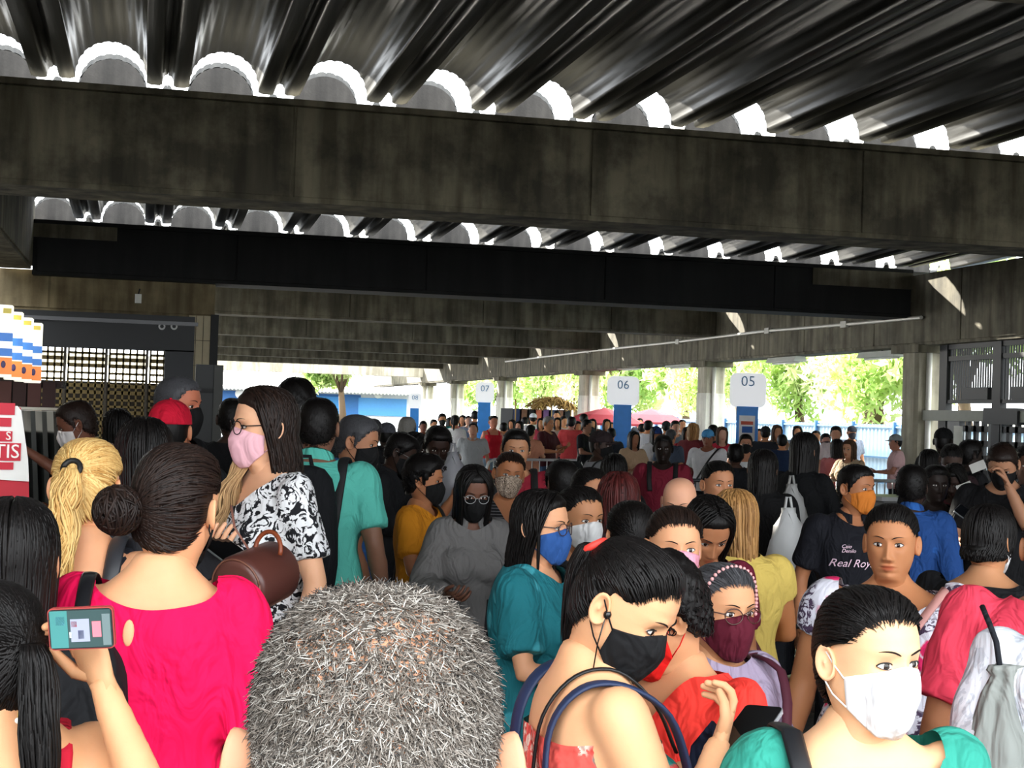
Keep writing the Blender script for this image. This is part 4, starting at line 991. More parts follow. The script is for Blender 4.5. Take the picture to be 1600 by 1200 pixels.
def hairgeo(S, g, q):
    h = S['hair']; lod = S['lod']; N_ = {2: 1., 1: .45, 0: .13}[lod]; rr_ = {2: 1., 1: 1.5, 0: 2.6}[lod]
    if h == 'bald': return
    if S['cap'] and h in ('short', 'crop', 'recede'):
        cap_geo(g, lod, .006, 'm'); return
    if h in ('short', 'recede', 'crop'):
        kd = 'recede' if h == 'recede' else 'm'; cap_geo(g, lod, .007 if h == 'crop' else .013, kd, .0012, top=.5)
        if lod > 0: stubble(g, int(7000 * N_), kd, .011 if h != 'crop' else .006, q, .0009 * rr_, thick=.014 if h != 'crop' else .008)
    elif h == 'curly':
        cap_geo(g, lod, .026, 'm', .004, top=.4)
        if lod > 0:
            n = int(900 * N_); D = q.normal(size=(n, 3)); D /= np.linalg.norm(D, axis=1)[:, None]; P = D * (rdir(D) + .020)[:, None]; ok = P[:, 2] > zline(np.arctan2(P[:, 0], P[:, 1]), 'm'); P, D = P[ok], D[ok]; n = len(P)
            u = np.cross(D, q.normal(size=(n, 3))); u /= np.linalg.norm(u, axis=1)[:, None]; v = np.cross(D, u); t = np.linspace(0, 7.5, 14)[None, :, None]; rc_ = .007 * (.6 + .8 * q.rand(n, 1, 1))
            g.bundle(P[:, None] + D[:, None] * (t * .0016) + rc_ * (np.cos(t) * u[:, None] + np.sin(t) * v[:, None]), .0016 * rr_, 3, flat=1)
    elif h == 'gray0':
        pass
    elif h in ('bun', 'pony', 'lowbun', 'tied'):
        T = S['tie']; cap_geo(g, lod, .0065, 'f', 0, edge=.03); combed(g, T, int(1300 * N_), lod, q=q, rad=.0034 * rr_)
        Tn = nrm(T); To = Tn * (rdir(np.array([Tn]))[0] + .018)
        if h == 'pony': tail(g, To, int(420 * N_), S['hl'], .030, q, wave=S['wave'], rad=.0034 * rr_, out=.05, down=S['taildown'])
        elif h in ('bun', 'lowbun'): bun(g, To + Tn * S['bunr'] * .55, S['bunr'], int(260 * N_), q, .0034 * rr_)
        elif h == 'tied': tail(g, To, int(260 * N_), S['hl'], .02, q, rad=.0034 * rr_, out=.02, down=S['taildown'])
    elif h in ('long', 'bob', 'hood'):
        L_ = S['hl']; cap_geo(g, lod, .012, 'f', 0); backdrape(g, L_ * .86, lod, S['front'], flare=S['flare'])
        longhair(g, int(1500 * N_ * (.6 + L_)), L_, lod, q, S['front'] - 6, S['wave'], S['part'], rad=.0044 * rr_, flare=S['flare'])
BUILT = {}
def geometry(S):
    q = np.random.RandomState(S['seed']); parts = []; lod = S['lod']
    S['bc'] = lean(np.array([0, 0, 1.60]), S) * [1, 1, 0] + [0, -.012, 1.60]; 
    hb = lean(np.array([0., .0, 1.70]), S); S['hc'] = np.array([hb[0], hb[1] + .012, HEADC + S['neck']])
    S['bc'] = np.array([lean(np.array([0, 0, 1.46]), S)[0], lean(np.array([0, 0, 1.46]), S)[1] - .005, HEADC + .02])
    # body
    g = G(); V, T = REQ[S['rb']][1]; V, T = clip(V, T, 1.485 - V[:, 2]) if False else (V, T)
    g.add(lean(V, S), T); h = G(); head_geo(h, lod, S['ears']); hv = np.vstack(h.V); g.add(to_head(hv, S), h.F, 0, np.concatenate(h.A))
    h = G(); [hand(h, S, s, lod) for s in (-1, 1)]; g.add(lean(np.vstack(h.V), S), h.F)
    parts.append(('person', g, 'skin'))
    # top
    V, T = REQ[S['rt']][1]; x, y, z = V.T; hem = S['hem'] + .02; f = z - hem
    nk = S['nk']
    if S['top'] in ('tank', 'strapless'):
        f = np.minimum(f, 1.33 + .02 * (S['top'] == 'tank') - z)
    else:
        zf, zs, zk = {'crew': (1.40, 1.462, 1.447), 'scoop': (1.345, 1.452, 1.43), 'wide': (1.355, 1.437, 1.425), 'v': (1.30, 1.46, 1.44), 'high': (1.445, 1.475, 1.46), 'backscoop': (1.40, 1.446, 1.392)}[nk]
        cc = (y + .005) / (np.hypot(x, y + .005) + 1e-6)
        zn = zs + (zf - zs) * np.clip(cc, 0, 1) ** 1.6 + (zk - zs) * np.clip(-cc, 0, 1) ** 1.6
        if nk == 'v': zn = np.where(y > 0, np.minimum(zs, 1.30 + np.abs(x) * 1.75), zs + (zk - zs) * np.clip(-cc, 0, 1) ** 1.6)
        f = np.minimum(f, zn + 3 * np.clip(np.abs(x) - .125 * S['w'], 0, 1) - z)
    if S['lod'] > 0:
        V = V + (np.sin(V[:, [2, 0, 1]] * 38 + V[:, [1, 2, 0]] * 21) * .0022 * (S['lod'] + 0))
    V, T = clip(V, T, f); g = G(); g.add(lean(V, S), T)
    if S['top'] == 'tank':
        for s in (-1, 1): g.tube(lean([(s * .095, .10, 1.30), (s * .105, .075, 1.38), (s * .108, .0, 1.435), (s * .10, -.085, 1.40), (s * .09, -.118, 1.31)], S), .019, 8, flat=.16 if False else .3, ref=(0, 1, 0.3))
    if S['top'] in ('polo', 'jacket'):
        c = []; th = np.linspace(.35, 2 * PI - .35, 18)
        for dz, k in ((0, 1.), (.035, .90), (.03, 1.0), (-.012, 1.18)): c.append(np.stack([.073 * k * np.sin(th), .070 * k * np.cos(th) - .008, 1.447 + dz - .028 * np.cos(th)], -1))
        g.loft(lean(np.array(c), S), closed=False, caps=False)
    parts.append(('shirt' if S['top'] in ('tee', 'loose', 'long', 'polo', 'tank') else {'jacket': 'jacket', 'blouse': 'blouse'}.get(S['top'], 'blouse'), g, 'top'))
    V, T = REQ[S['rl']][1]; V, T = clip(V, T, np.minimum(min(1.045, S['hem'] + .07) - V[:, 2], V[:, 2] - (S['skirt'] or (.47 if S['shorts'] else .075)) - .012)); g = G(); g.add(lean(V, S), T); parts.append(('skirt' if S['skirt'] else 'trousers', g, 'bottom'))
    for s in (-1, 1): g = G(); shoe_geo(g, S, s); parts.append(('shoe', g, 'shoe'))
    hd = []
    g = G(); hairgeo(S, g, q)
    if g.n: hd.append(('hair', g, 'hair'))
    if S['mask']: g = G(); mask_geo(g, lod, S['mstyle']); hd.append(('face_mask', g, 'mask'))
    if lod > 0: hd += eye_geo(lod)
    if S['glasses']: g = G(); glasses_geo(g); hd.append(('glasses', g, 'glasses'))
    if S['cap']: g = G(); ballcap_geo(g); hd.append(('cap', g, 'cap'))
    if S['band']:
        g = G(); th = np.linspace(-PI * .52, PI * .52, 30); D = np.stack([np.sin(th), np.full(30, S['band'][1]), np.cos(th)], -1); P = D / np.linalg.norm(D, axis=1)[:, None]; P = P * (rdir(P) + .014)[:, None]
        if S['band'][0] == 'bead': [g.ell(p, (.0055,) * 3, 7, 5) for p in P]
        else: g.tube(P, .006, 6, flat=.5)
        hd.append(('headband', g, 'band'))
    if S['tiecol']:
        T = nrm(S['tie']); c = T * (rdir(np.array([T]))[0] + .020); u = nrm(np.cross(T, (0.1, .2, 1))); v = np.cross(T, u); a = np.linspace(0, 2 * PI, 16)
        g = G(); g.tube(c + .022 * (np.cos(a)[:, None] * u + np.sin(a)[:, None] * v), .0075, 8); hd.append(('hair_tie', g, 'tie'))
    if S['pods']:
        g = G(); g.ell((S['pods'] * .079, .000, -.006), (.007, .008, .009), 10, 7); g.tube([(S['pods'] * .082, .0, -.01), (S['pods'] * .080, .012, -.06), (S['pods'] * .07, .035, -.13)], .0014, 5); hd.append(('earphone', g, 'glasses'))
    for nm, g, k in hd:
        V = np.vstack(g.V); g.V = [to_head_rigid(V, S)]; parts.append((nm, g, k))
    for nm, g, k in S['extra'](S): parts.append((nm, g, k))
    return parts
DEF = dict(sex='f', skin='c98d66', hair='long', hc_='black', tmat=None, hl=.30, top='tee', tc='222222', pat=None, bottom='14161c', mask=None, mstyle='cloth', arms=('down', 'down'), w=1., fat=1., belly=0., glasses=None, cap=None, band=None, tiecol=None, pods=0,
           nk='crew', hem=.84, skirt=0, shorts=0, shoe='1b1b1d', tie=(0, -.09, .055), bunr=.045, wave=.004, taildown=(0, 0, -1), front=58, flare=.0, part=0., lean=.0, slean=0., neck=0., pitch=0., roll=0., body=None, lod=None, ears=True, eyecol=None, extra=None, stride=0., group=None, pole=None, elbow=None)
PEOPLE = []
def person(label, x, y, hpx, yaw, **k):
    S = dict(DEF); S.update(k); S['label'] = label; S['px'] = (x, y, hpx, yaw)
    S['fem'] = 1. if S['sex'] == 'f' else 0.
    if S['sex'] == 'm' and 'w' not in k: S['w'] = 1.07
    if S['sex'] == 'm' and 'fat' not in k: S['fat'] = 1.12
    if S['sex'] == 'f' and 'hair' not in k: S['hair'] = 'long'
    if S['lod'] is None: S['lod'] = 2 if hpx >= 95 else (1 if hpx >= 27 else 0)
    if S['body'] is None: S['body'] = yaw
    S['hy'] = math.radians(yaw - S['body']); S['hp'] = math.radians(S['pitch']); S['hr'] = math.radians(S['roll'])
    if S['extra'] is None: S['extra'] = noextra
    S['seed'] = (int(x * 3 + y)) % 9973
    if S['lod'] == 0: S['seed'] = 1; S['hy'] = round(S['hy'] / .5) * .5; S['hp'] = round(S['hp'] / .3) * .3; S['w'] = round(S['w'] / .15) * .15; S['hl'] = round(S['hl'] / .15) * .15
    PEOPLE.append(S); return S
def noextra(S): return []
def place(S):
    S.setdefault('arms0', S['arms'])
    x, y, hpx, yaw = S['px']; k = 1.; hpx = hpx * S.get('fac', 1.)
    hb = lean(np.array([0., .0, 1.70]), S); S['hc'] = np.array([hb[0], hb[1] + .012, HEADC + S['neck']])
    for it in range(30):
        D = FPX * .240 * k / hpx; c = at(x, y, D); k = (c[2] + .117) / (1.7 + S['neck'])
        if it > 3 and S['lod'] < 2:
            if k * 1.7 < 1.52 and hpx < S['px'][2] * 1.35 * min(1, S.get('fac', 1.)): hpx *= 1.02
            elif k * 1.7 > 1.84 and hpx < S['px'][2] * 1.2: hpx *= 1.02
    k = max(.55, k)
    d = -c[:2] / np.linalg.norm(c[:2]); a = math.radians(S['body']); dr = np.array([d[0] * math.cos(a) - d[1] * math.sin(a), d[0] * math.sin(a) + d[1] * math.cos(a)])
    rz = math.atan2(dr[1], dr[0]) - PI / 2; off = S['hc'][:2] * k
    S['org'] = np.array([c[0] - (off[0] * math.cos(rz) - off[1] * math.sin(rz)), c[1] - (off[0] * math.sin(rz) + off[1] * math.cos(rz)), 0]); S['k'] = k; S['rz'] = rz; S['c'] = c
    ar = []
    if S.get('elbow_px'):
        q = ((at(*S['elbow_px']) - S['org']) @ Rz(rz)) / k; S['elbow'] = tuple(float(v) for v in q)
    for s_, a in zip((1, -1), S['arms']):
        if isinstance(a, tuple) and a[0] == 'px':
            p = at(a[1], a[2], a[3]); q = ((p - S['org']) @ Rz(rz)) / k; t = max(0, (q[2] - .95) / .75); q[1] -= S['lean'] * t ** 1.5; q[0] -= S['slean'] * t ** 1.5
            a = (s_ * q[0], q[1], q[2])
        ar.append(a)
    S['arms'] = tuple(ar)
def finish_people():
    for S in PEOPLE: place(S)
    for it in range(60):      # nobody stands inside a neighbour: step back along the line of sight
        moved = False
        for i, a in enumerate(PEOPLE):
            for b_ in PEOPLE[i + 1:]:
                pa, pb = a['org'], b_['org']; need = .40 + .25 * max(0, a['w'] + b_['w'] - 2)
                if abs(pa[0] - pb[0]) + abs(pa[1] - pb[1]) < 1.2 and np.hypot(*(pa - pb)[:2]) < need and min(a['lod'], b_['lod']) < 2:
                    f_, n_ = (a, b_) if a['c'][1] > b_['c'][1] else (b_, a)
                    if f_['lod'] < 2: f_['fac'] = f_.get('fac', 1.) * .994
                    if n_['lod'] < 2: n_['fac'] = n_.get('fac', 1.) * 1.004
                    moved = True; f_['dirty'] = n_['dirty'] = True
        for S in PEOPLE:
            if S.pop('dirty', False): S['arms'] = S['arms0']; place(S)
        if not moved: break
    for S in PEOPLE:
        keys = ('sex', 'hair', 'hl', 'top', 'mstyle', 'arms', 'w', 'fat', 'belly', 'nk', 'hem', 'skirt', 'shorts', 'tie', 'bunr', 'wave', 'taildown', 'front', 'flare', 'part', 'lean', 'slean', 'neck', 'hy', 'hp', 'hr', 'lod', 'ears', 'stride', 'pods', 'seed', 'pole', 'elbow')
        S['key'] = str([S[k] for k in keys] + [bool(S['mask']), bool(S['glasses']), bool(S['cap']), str(S['band'] and S['band'][:2]), bool(S['tiecol']), S['extra'].__name__])
        if S['key'] not in BUILT: BUILT[S['key']] = S; prepare(S)
    resolve()
    mcache = {}
    for S in PEOPLE:
        k, rz, c = S['k'], S['rz'], S['c']; ox, oy = S['org'][:2]
        if S['key'] not in mcache:
            ps = geometry(S); out = []
            for nm, g, mk_ in ps:
                me = g.mesh(nm, True, 'rnd'); ns = 3 if mk_ == 'eye' else 1
                for _ in range(ns): me.materials.append(None)
                out.append((nm, me, mk_))
            mcache[S['key']] = (out, S['hc'].copy(), {kk: S[kk] for kk in ('bc', 'hc')})
        parts, hc, fr = mcache[S['key']]; S.update(fr)
        hcx = HAIRC[S['hc_']] if S['hc_'] in HAIRC else (S['hc_'], None)
        M_ = dict(skin=skinmat(S['skin']), top=S['tmat'] or cloth(S['tc'], *(S['pat'] or ())), bottom=cloth(S['bottom']), shoe=plain(S['shoe'], .5), hair=hairmat(*hcx), mask=cloth(S['mask'] if isinstance(S['mask'], str) else '222222') if not isinstance(S['mask'], tuple) else cloth(*S['mask']),
                  eye=(EYEW, IRIS, PUP), lash=BLACK, brow=hairmat(*HAIRC['dark']), glasses=plain(S['glasses'] or '111111', .25), cap=cloth(S['cap'] or '111111'), band=plain(S['band'][2] if S['band'] else '111111', .4), tie=plain(S['tiecol'] or '111111', .6))
        M_.update(S.get('xm', {}))
        root = None
        for nm, me, mk_ in parts:
            o = bpy.data.objects.new(nm, me); COL.objects.link(o)
            ms_ = M_[mk_] if isinstance(M_[mk_], tuple) else (M_[mk_],)
            for i, mm in enumerate(ms_): o.material_slots[i].link = 'OBJECT'; o.material_slots[i].material = mm
            if root is None: root = o; o.location = (ox, oy, 0); o.rotation_euler = (0, 0, rz); o.scale = (k,) * 3; tag(o, S['label'], 'person', S['group'])
            else: o.parent = root
        S['root'] = root
        if not 1.4 < 1.7 * k < 1.95 or S['lod'] == 2: print('STATURE', round(1.7 * k, 2), 'D', round(float(-(RC.T @ (c - CAM))[2]), 2), S['label'])
def loc2w(S, P):
    P = np.array(P, float) * S['k']; return P @ Rz(S['rz']).T + S['org']
# ---------------------------------------------------------------- extra pieces
def strap_pts(S, side, back=True):
    w_ = S['w']; x = side * .105 * w_
    return lean([(x * .9, .125 * w_, 1.20), (x, .118 * w_, 1.30), (x, .085, 1.385), (x, .02, 1.447), (x, -.05, 1.445), (x, -.105, 1.38), (x * .9, -.15, 1.22), (x * .8, -.16, 1.10)], S)
def straps(S):
    out = []
    for sd in (-1, 1):
        g = G(); P = strap_pts(S, sd); P = crv(np.array(P) * (1, 1 + .5 * (S['w'] - 1), 1) + (0, 0, .012)); g.tube(P, .022, 8, flat=.28, ref=(0, 1, .6)); out.append(('backpack_strap', g, 'strap'))
    return out
def bodystrap(S):
    """one strap across the body, shoulder to opposite hip"""
    g = G(); P = []
    for t in np.linspace(0, 2 * PI, 29):
        x = -.11 * math.cos(t) * 1.25; z = 1.18 + .26 * math.cos(t); hw, f, b_ = torso_r(z, S['w'], S['belly'], S['fem']); fr = math.sin(t)
        P.append((x * S['w'], (f if fr > 0 else -b_) * abs(fr) ** .5 * 1.0 + (.03 if fr > 0 else -.035) * abs(fr) ** .3 + S['fem'] * .03 * (fr > .4), z + .012))
    g.tube(lean(P, S), .016, 6, flat=.4, ref=(0, 1, .5)); return [('bag_strap', g, 'strap')]
def krisp(S):      # light curled hair ends hanging in front of the far shoulder + strap
    q = np.random.RandomState(3); n = 230; K = 18; t = np.linspace(0, 1, K)
    a = q.rand(n) * 6.28; r = np.sqrt(q.rand(n)) * .036; sw = np.interp(t, [0, .3, .8, 1], [.5, 1, 1.15, .5])
    P = np.zeros((n, K, 3)); P[:, :, 0] = .035 + .03 * t + (np.cos(a) * r)[:, None] * sw; P[:, :, 1] = .055 + .10 * np.sin(t * 1.6) + (np.sin(a) * r)[:, None] * sw + .010 * np.sin(t[None] * 16 + a[:, None]); P[:, :, 2] = 1.50 - .36 * t * (.85 + .2 * q.rand(n, 1))
    g = G(); g.bundle(lean(P, S), .0042 * np.interp(t, [0, .1, .85, 1], [.6, 1, 1, .3]), 4, flat=.6, ref=(0, 0, 1.3))
    g2 = G(); pts = lean([(.10, -.10, 1.30), (.11, -.02, 1.462), (.085, .075, 1.38), (.02, .150, 1.24), (-.05, .155, 1.12), (-.10, .13, 1.05)], S); g2.tube(crv(pts), .011, 6, flat=.4, ref=(0, 1, .4))
    return [('hair_ends', g, 'ends'), ('bag_strap', g2, 'strap')]
def pstraps(S):
    out = []
    for sd, c in ((1, 'strap'), (-1, 'strap')):
        P = lean([(sd * .12, .155, 1.17), (sd * .125, .14, 1.27), (sd * .128, .095, 1.38), (sd * .125, .01, 1.433), (sd * .12, -.070, 1.428), (sd * .11, -.124, 1.355), (sd * .12, -.133, 1.22), (sd * .14, -.125, 1.08)], S)
        g = G(); g.tube(crv(P), .023, 8, flat=.25, ref=(0, 1, .6)); out.append(('backpack_strap', g, 'strap'))
    P = lean([(.085, .13, 1.30), (.086, .085, 1.39), (.085, .01, 1.453), (.08, -.070, 1.444), (.07, -.128, 1.37), (.05, -.140, 1.25)], S); g = G(); g.tube(crv(P), .009, 6, flat=.4, ref=(0, 1, .6)); out.append(('blouse_strap', g, 'lash'))
    return out
def keyhole(S):
    g = G(); a = np.linspace(0, 2 * PI, 18); hw, f, b_ = torso_r(1.375, 1, 0, 1)
    g.ell((-.035, -b_ - .030, 1.352), (.011, .005, .026), 14, 8); g2 = G()
    P = lean([(-.130, .09, 1.36), (-.135, .0, 1.446), (-.132, -.075, 1.438), (-.125, -.150, 1.33), (-.12, -.162, 1.15), (-.12, -.16, .95)], S); g2.tube(crv(P), .015, 8, flat=.25, ref=(0, 1, .4))
    g.V = [lean(np.vstack(g.V), S)]
    return [('keyhole_opening', g, 'skin'), ('bag_strap', g2, 'strap')]
def polo_text(S): return []
def braid(S):
    g = G(); q = np.random.RandomState(2); n = 90; K = 26; t = np.linspace(0, 1, K); base = np.array([-.05, -.085, -.045])
    for j in range(3):
        ph = j * 2.094; c = np.stack([-.03 * t - .075 * 0 + .016 * np.cos(t * 22 + ph), -.02 - .045 * np.sin(t * 1.5) + .010 * np.sin(t * 44 + 2 * ph), -.20 * t], -1) + base
        o = q.normal(size=(n // 3 * 2, 1, 3)) * .0065; g.bundle(c[None] + o, .0034, 4, flat=.7, ref=tuple(base))
    g.V = [to_head_rigid(np.vstack(g.V), S)]
    g2 = G(); c = np.array([-.055, -.02, .072]); u = nrm([-.6, -.1, .8]); c = u * (rdir(np.array([u]))[0] + .018)
    for d in ((.0, .018, 0), (0, -.018, 0)): g2.bar(c + np.array(d) + (-.018, 0, -.012), c + np.array(d) + (.018, 0, .012), .005, .005)
    for d in ((-.018, 0, -.012), (.018, 0, .012)): g2.bar(c + np.array(d) + (0, .018, 0), c + np.array(d) + (0, -.018, 0), .005, .005)
    g2.V = [to_head_rigid(np.vstack(g2.V), S)]
    g3 = G(); P = strap_pts(S, 1); g3.tube(np.array(P) + (0.02, 0, .014), .02, 8, flat=.28, ref=(0, 1, .6))
    return [('braid', g, 'hair'), ('hair_clip', g2, 'clip'), ('backpack_strap', g3, 'strap')]
def topknot(S):
    g = G(); q = np.random.RandomState(8); c = np.array([.0, .015, .128]); n = 240; D = q.normal(size=(n, 3)); D /= np.linalg.norm(D, axis=1)[:, None]; D[:, 2] = abs(D[:, 2]) * .8
    u = np.cross(D, q.normal(size=(n, 3))); u /= np.linalg.norm(u, axis=1)[:, None]; v = np.cross(D, u); t = np.linspace(0, 7, 14)[None, :, None]
    g.bundle(c + D[:, None] * (.034 + t * .0018) + .008 * (np.cos(t) * u[:, None] + np.sin(t) * v[:, None]), .002, 3, flat=1); g.ell(c, (.034, .036, .026), 14, 8)
    g.V = [to_head_rigid(np.vstack(g.V), S)]; return [('bleached_topknot', g, 'ends')]
def grayhair(S):
    q = np.random.RandomState(11); g = G()
    n = 56000; D = q.normal(size=(n * 2, 3)); D /= np.linalg.norm(D, axis=1)[:, None]; P = D * rdir(D)[:, None]; th = np.arctan2(P[:, 0], P[:, 1])
    thin = np.exp(-((P[:, 0] - .022) / .020) ** 2 - ((P[:, 2] - .083) / .020) ** 2 - ((P[:, 1] + .045) / .05) ** 2) * .75 + .4 * np.exp(-((P[:, 0] + .032) / .024) ** 2 - ((P[:, 2] - .08) / .022) ** 2 - ((P[:, 1] + .04) / .05) ** 2)
    ok = (P[:, 2] > zline(th, 'm')) & (q.rand(n * 2) > thin); P, D = P[ok][:n], D[ok][:n]; m_ = len(P)
    L_ = .0062 * (.6 + .8 * q.rand(m_, 1)); d = q.normal(size=D.shape) * .42 + np.array([0, -.2, -.45]); d -= D * (d * D).sum(1)[:, None]; d = d + D * .14; d /= np.linalg.norm(d, axis=1)[:, None]
    c = q.normal(size=D.shape) * .4; c -= D * (c * D).sum(1)[:, None] * .7; t = np.linspace(0, 1, 3)[None, :, None]
    W_ = P[:, None] + d[:, None] * t * L_[:, None] + c[:, None] * t ** 2 * L_[:, None]
    dark = np.clip((P[:, 1] + .0) / .05 + .30 + .0 * P[:, 2], -.25, .8); a = np.clip(.50 + .24 * q.normal(size=m_) - .8 * dark, 0, 1)
    g.bundle(W_, np.array([1, .9, .35]) * .00052, 3, flat=1., a=a)
    g.V = [to_head_rigid(np.vstack(g.V), S)]; return [('grey_hair', g, 'ghair')]
MC['ghair'] = None
def ghair():
    m, N, L, b = newmat('grey_hair'); a = N.new('ShaderNodeAttribute'); a.attribute_name = 'rnd'
    r = ramp(N, [(0, '101214'), (.3, '332e2a'), (.6, '61584f'), (.85, '8a8178'), (1, 'b5b0a8')]); L.new(a.outputs['Fac'], r.inputs[0]); L.new(r.outputs[0], b.inputs['Base Color']); b.inputs['Roughness'].default_value = .5; return m
GH = ghair()
# ---------------------------------------------------------------- the crowd
A_ = person('man with cropped grey thinning hair seen from behind, nearest of all the crowd', 584, 1222, 596, 180, sex='m', hair='bald', pitch=8, skin='c08d6e', tc='3a4a5c', extra=grayhair, xm={'ghair': GH}, lod=2, w=1.05)
B_ = person('woman in a hot pink blouse with dark hair rolled in a low bun', 268, 797, 186, 158, body=172, hair='bun', hc_='dark', tie=(-.055, -.078, -.005), bunr=.048, tiecol='c23350', skin='e0a67c', top='blouse', tc='e4004c', nk='backscoop', mask='141414', extra=keyhole, xm={'strap': plain('17171a', .3)}, arms=('down', 'down'), w=.97, roll=4, slean=.03)
person('woman with a long blond ponytail held by a black hair tie', 136, 768, 146, 165, hair='pony', hc_='blond', tie=(-.008, -.09, .045), tiecol='0c0c0d', hl=.34, wave=.012, skin='dba078', top='tank', tc='1a1d26', mask='e8e4e0', extra=straps, xm={'strap': plain('2a2b30', .4)}, w=.95)
D_ = person('dark haired woman with a pearl earring filming with a phone', -14, 1048, 232, 215, body=186, neck=-.05, hair='pony', hc_='black', tie=(.0, -.085, .03), hl=.40, wave=.006, skin='d09a70', top='tank', tc='b3122c', mask='0e0e10', arms=(('px', 162, 1072, 2.2), 'down'), w=1.05, elbow_px=(250, 1300, 2.16))
person('woman with long straight black hair at the edge beside the red poster board', 18, 890, 185, 175, hair='long', hl=.42, hc_='black', skin='b07a5a', tc='101114', wave=.003)
person('man in a salmon shirt bending forward with one hand on the folding rack', 128, 662, 74, -95, sex='m', pitch=18, hair='crop', hc_='dark', skin='6e4636', tc='b98068', mask='d8d2d0', lean=.20, arms=('bent', ('px', 44, 705, 7.6)))
person('black haired person behind the salmon shirted man', 184, 672, 60, 180, hair='bob', hl=.12, tc='2a2a2c')
person('grey haired man with a ruddy face and a black mask by the kiosk', 279, 633, 74, 62, sex='m', hair='crop', hc_='dgray', skin='c0755a', mask='0f0f10', tc='131417')
person('person wearing a plain red cap seen from behind', 265, 674, 92, 172, sex='m', hair='crop', cap='c20f2e', skin='c08060', tc='16171b')
person('woman with straight black hair in front of the red cap', 225, 718, 116, 182, hair='long', hl=.26, wave=.003, skin='b98060', tc='26262a', hc_='black')
K_ = person('tall woman in glasses and pink mask wearing a black and white printed shirt', 413, 667, 119, -72, body=-62, hair='long', hc_='dark', hl=.17, front=82, wave=.010, skin='e6b08c', top='tee', tc='e4e4e6', pat=('print', '1a1a1e', 'e8e8ea', .8), mask='e9b3bd', glasses='241c1c', nk='scoop', arms=(('px', 352, 862, 4.9), 'down'), extra=krisp, xm={'ends': hairmat('6a4a2c', 'cfa878'), 'strap': plain('8a5a4c', .5)})
L_ = person('man in a teal polo shirt with a black backpack seen from behind', 497, 668, 88, 170, sex='m', hair='crop', hc_='black', skin='7d5a48', top='polo', tc='55b3a4', w=1.16, extra=straps, xm={'strap': plain('0e0f12', .7)})
M1 = person('man in a blue shirt and black mask beside the teal shirted man', 553, 690, 80, 78, body=110, sex='m', pitch=10, hair='crop', hc_='dgray', skin='ad7a5c', top='polo', tc='3a6db4', mask='0f0f10', pods=0)
person('man in dark jacket and glasses bent over a phone', 618, 706, 58, 80, sex='m', pitch=25, hair='short', skin='33231c', top='jacket', tc='131417', mask='0e0e0f', glasses='888888', arms=('bent', 'phone'), lean=.06)
person('woman with a pale grey mask and shirt behind the man with the phone', 645, 702, 48, 70, pitch=15, hair='long', hl=.16, skin='2e2019', tc='8f8f92', mask='b9b7b6', bottom='101216')
N3 = person('dark skinned man in a light grey shirt looking down', 683, 696, 58, 8, sex='m', pitch=20, hair='short', skin='33211a', tc='a5a5aa', arms=('bent', 'bent'))
person('person with curly black hair half hidden behind the teal shirted man', 462, 634, 60, 180, sex='m', hair='curly', skin='3a2a22', tc='111215')
person('dark haired person in black between the gate leaf and the tall woman', 363, 655, 64, 175, sex='m', hair='crop', skin='3a2a22', tc='0f1013')
person('grey haired person seen over the blue shirted man', 582, 676, 40, 150, sex='m', hair='crop', hc_='dgray', skin='4a3a32', tc='15161a')
person('person in a grey cap seen over the crouching phone users', 604, 682, 38, 160, sex='m', hair='crop', cap='55565e', skin='3f302a', tc='17181c')
person('silver haired person near the small 08 sign', 636, 672, 36, 170, sex='m', hair='short', hc_='gray', skin='54443c', tc='1b1c22')
person('far bald person standing before the white building', 569, 659, 17, 180, sex='m', hair='bald', skin='5c5048', tc='70707a')
O1 = person('man in an orange shirt with a black strap raising a hand to his face', 664, 757, 70, 78, body=70, sex='m', hair='curly', skin='a8704e', tc='d2861a', mask='0d0d0e', arms=('bent', ('px', 708, 778, 7.95)), w=1.0, extra=bodystrap, xm={'strap': plain('0e0e10', .7)}, roll=0)
O2 = person('woman with hair over her shoulders, black mask and white jacket reading papers', 738, 772, 64, 12, pitch=16, hair='long', hl=.24, front=46, skin='6e4a3a', top='jacket', tc='6c6a69', w=.86, mask='0e0e0f', glasses='999999', arms=('bent', 'bent'))
person('woman with a flower patterned mask and a black striped top', 793, 746, 68, 10, hair='tied', hc_='dark', skin='a9714e', tc='17171a', pat=('stripe', '5a5a5e', None, 1.4), mask=('cdb8a4', 'print', '3a2a24', 'e6d8c8', 5.), nk='v', roll=-6, w=1.1, tie=(0, -.09, .02), hl=.1)
person('tall man in a dark red shirt with black backpack straps, face uncovered', 806, 703, 62, 4, sex='m', pitch=6, hair='crop', hc_='black', skin='b98664', tc='8c1f30', extra=straps, xm={'strap': plain('0d0d0f', .7)})
O5 = person('man in a dark cap and black mask with a backpack, turned sideways', 939, 698, 44, 72, body=110, sex='m', hair='crop', cap='2a2022', skin='3a2820', tc='9f9fa2', mask='0d0d0e', extra=straps, xm={'strap': plain('101012', .7)})
person('person with round black hair seen from behind near the dark cap', 959, 742, 54, 180, hair='bob', hl=.06, hc_='black', skin='6a4a3a', tc='141518', front=70)
person('person with short black hair looking away beyond the blue masked woman', 878, 762, 54, 200, sex='m', hair='short', hc_='black', skin='5a4034', tc='101114')
person('woman with pulled back hair glancing aside above the white mask', 922, 778, 58, 40, hair='tied', skin='b9825f', tc='1b1b20', tie=(0, -.09, .02), hl=.1)
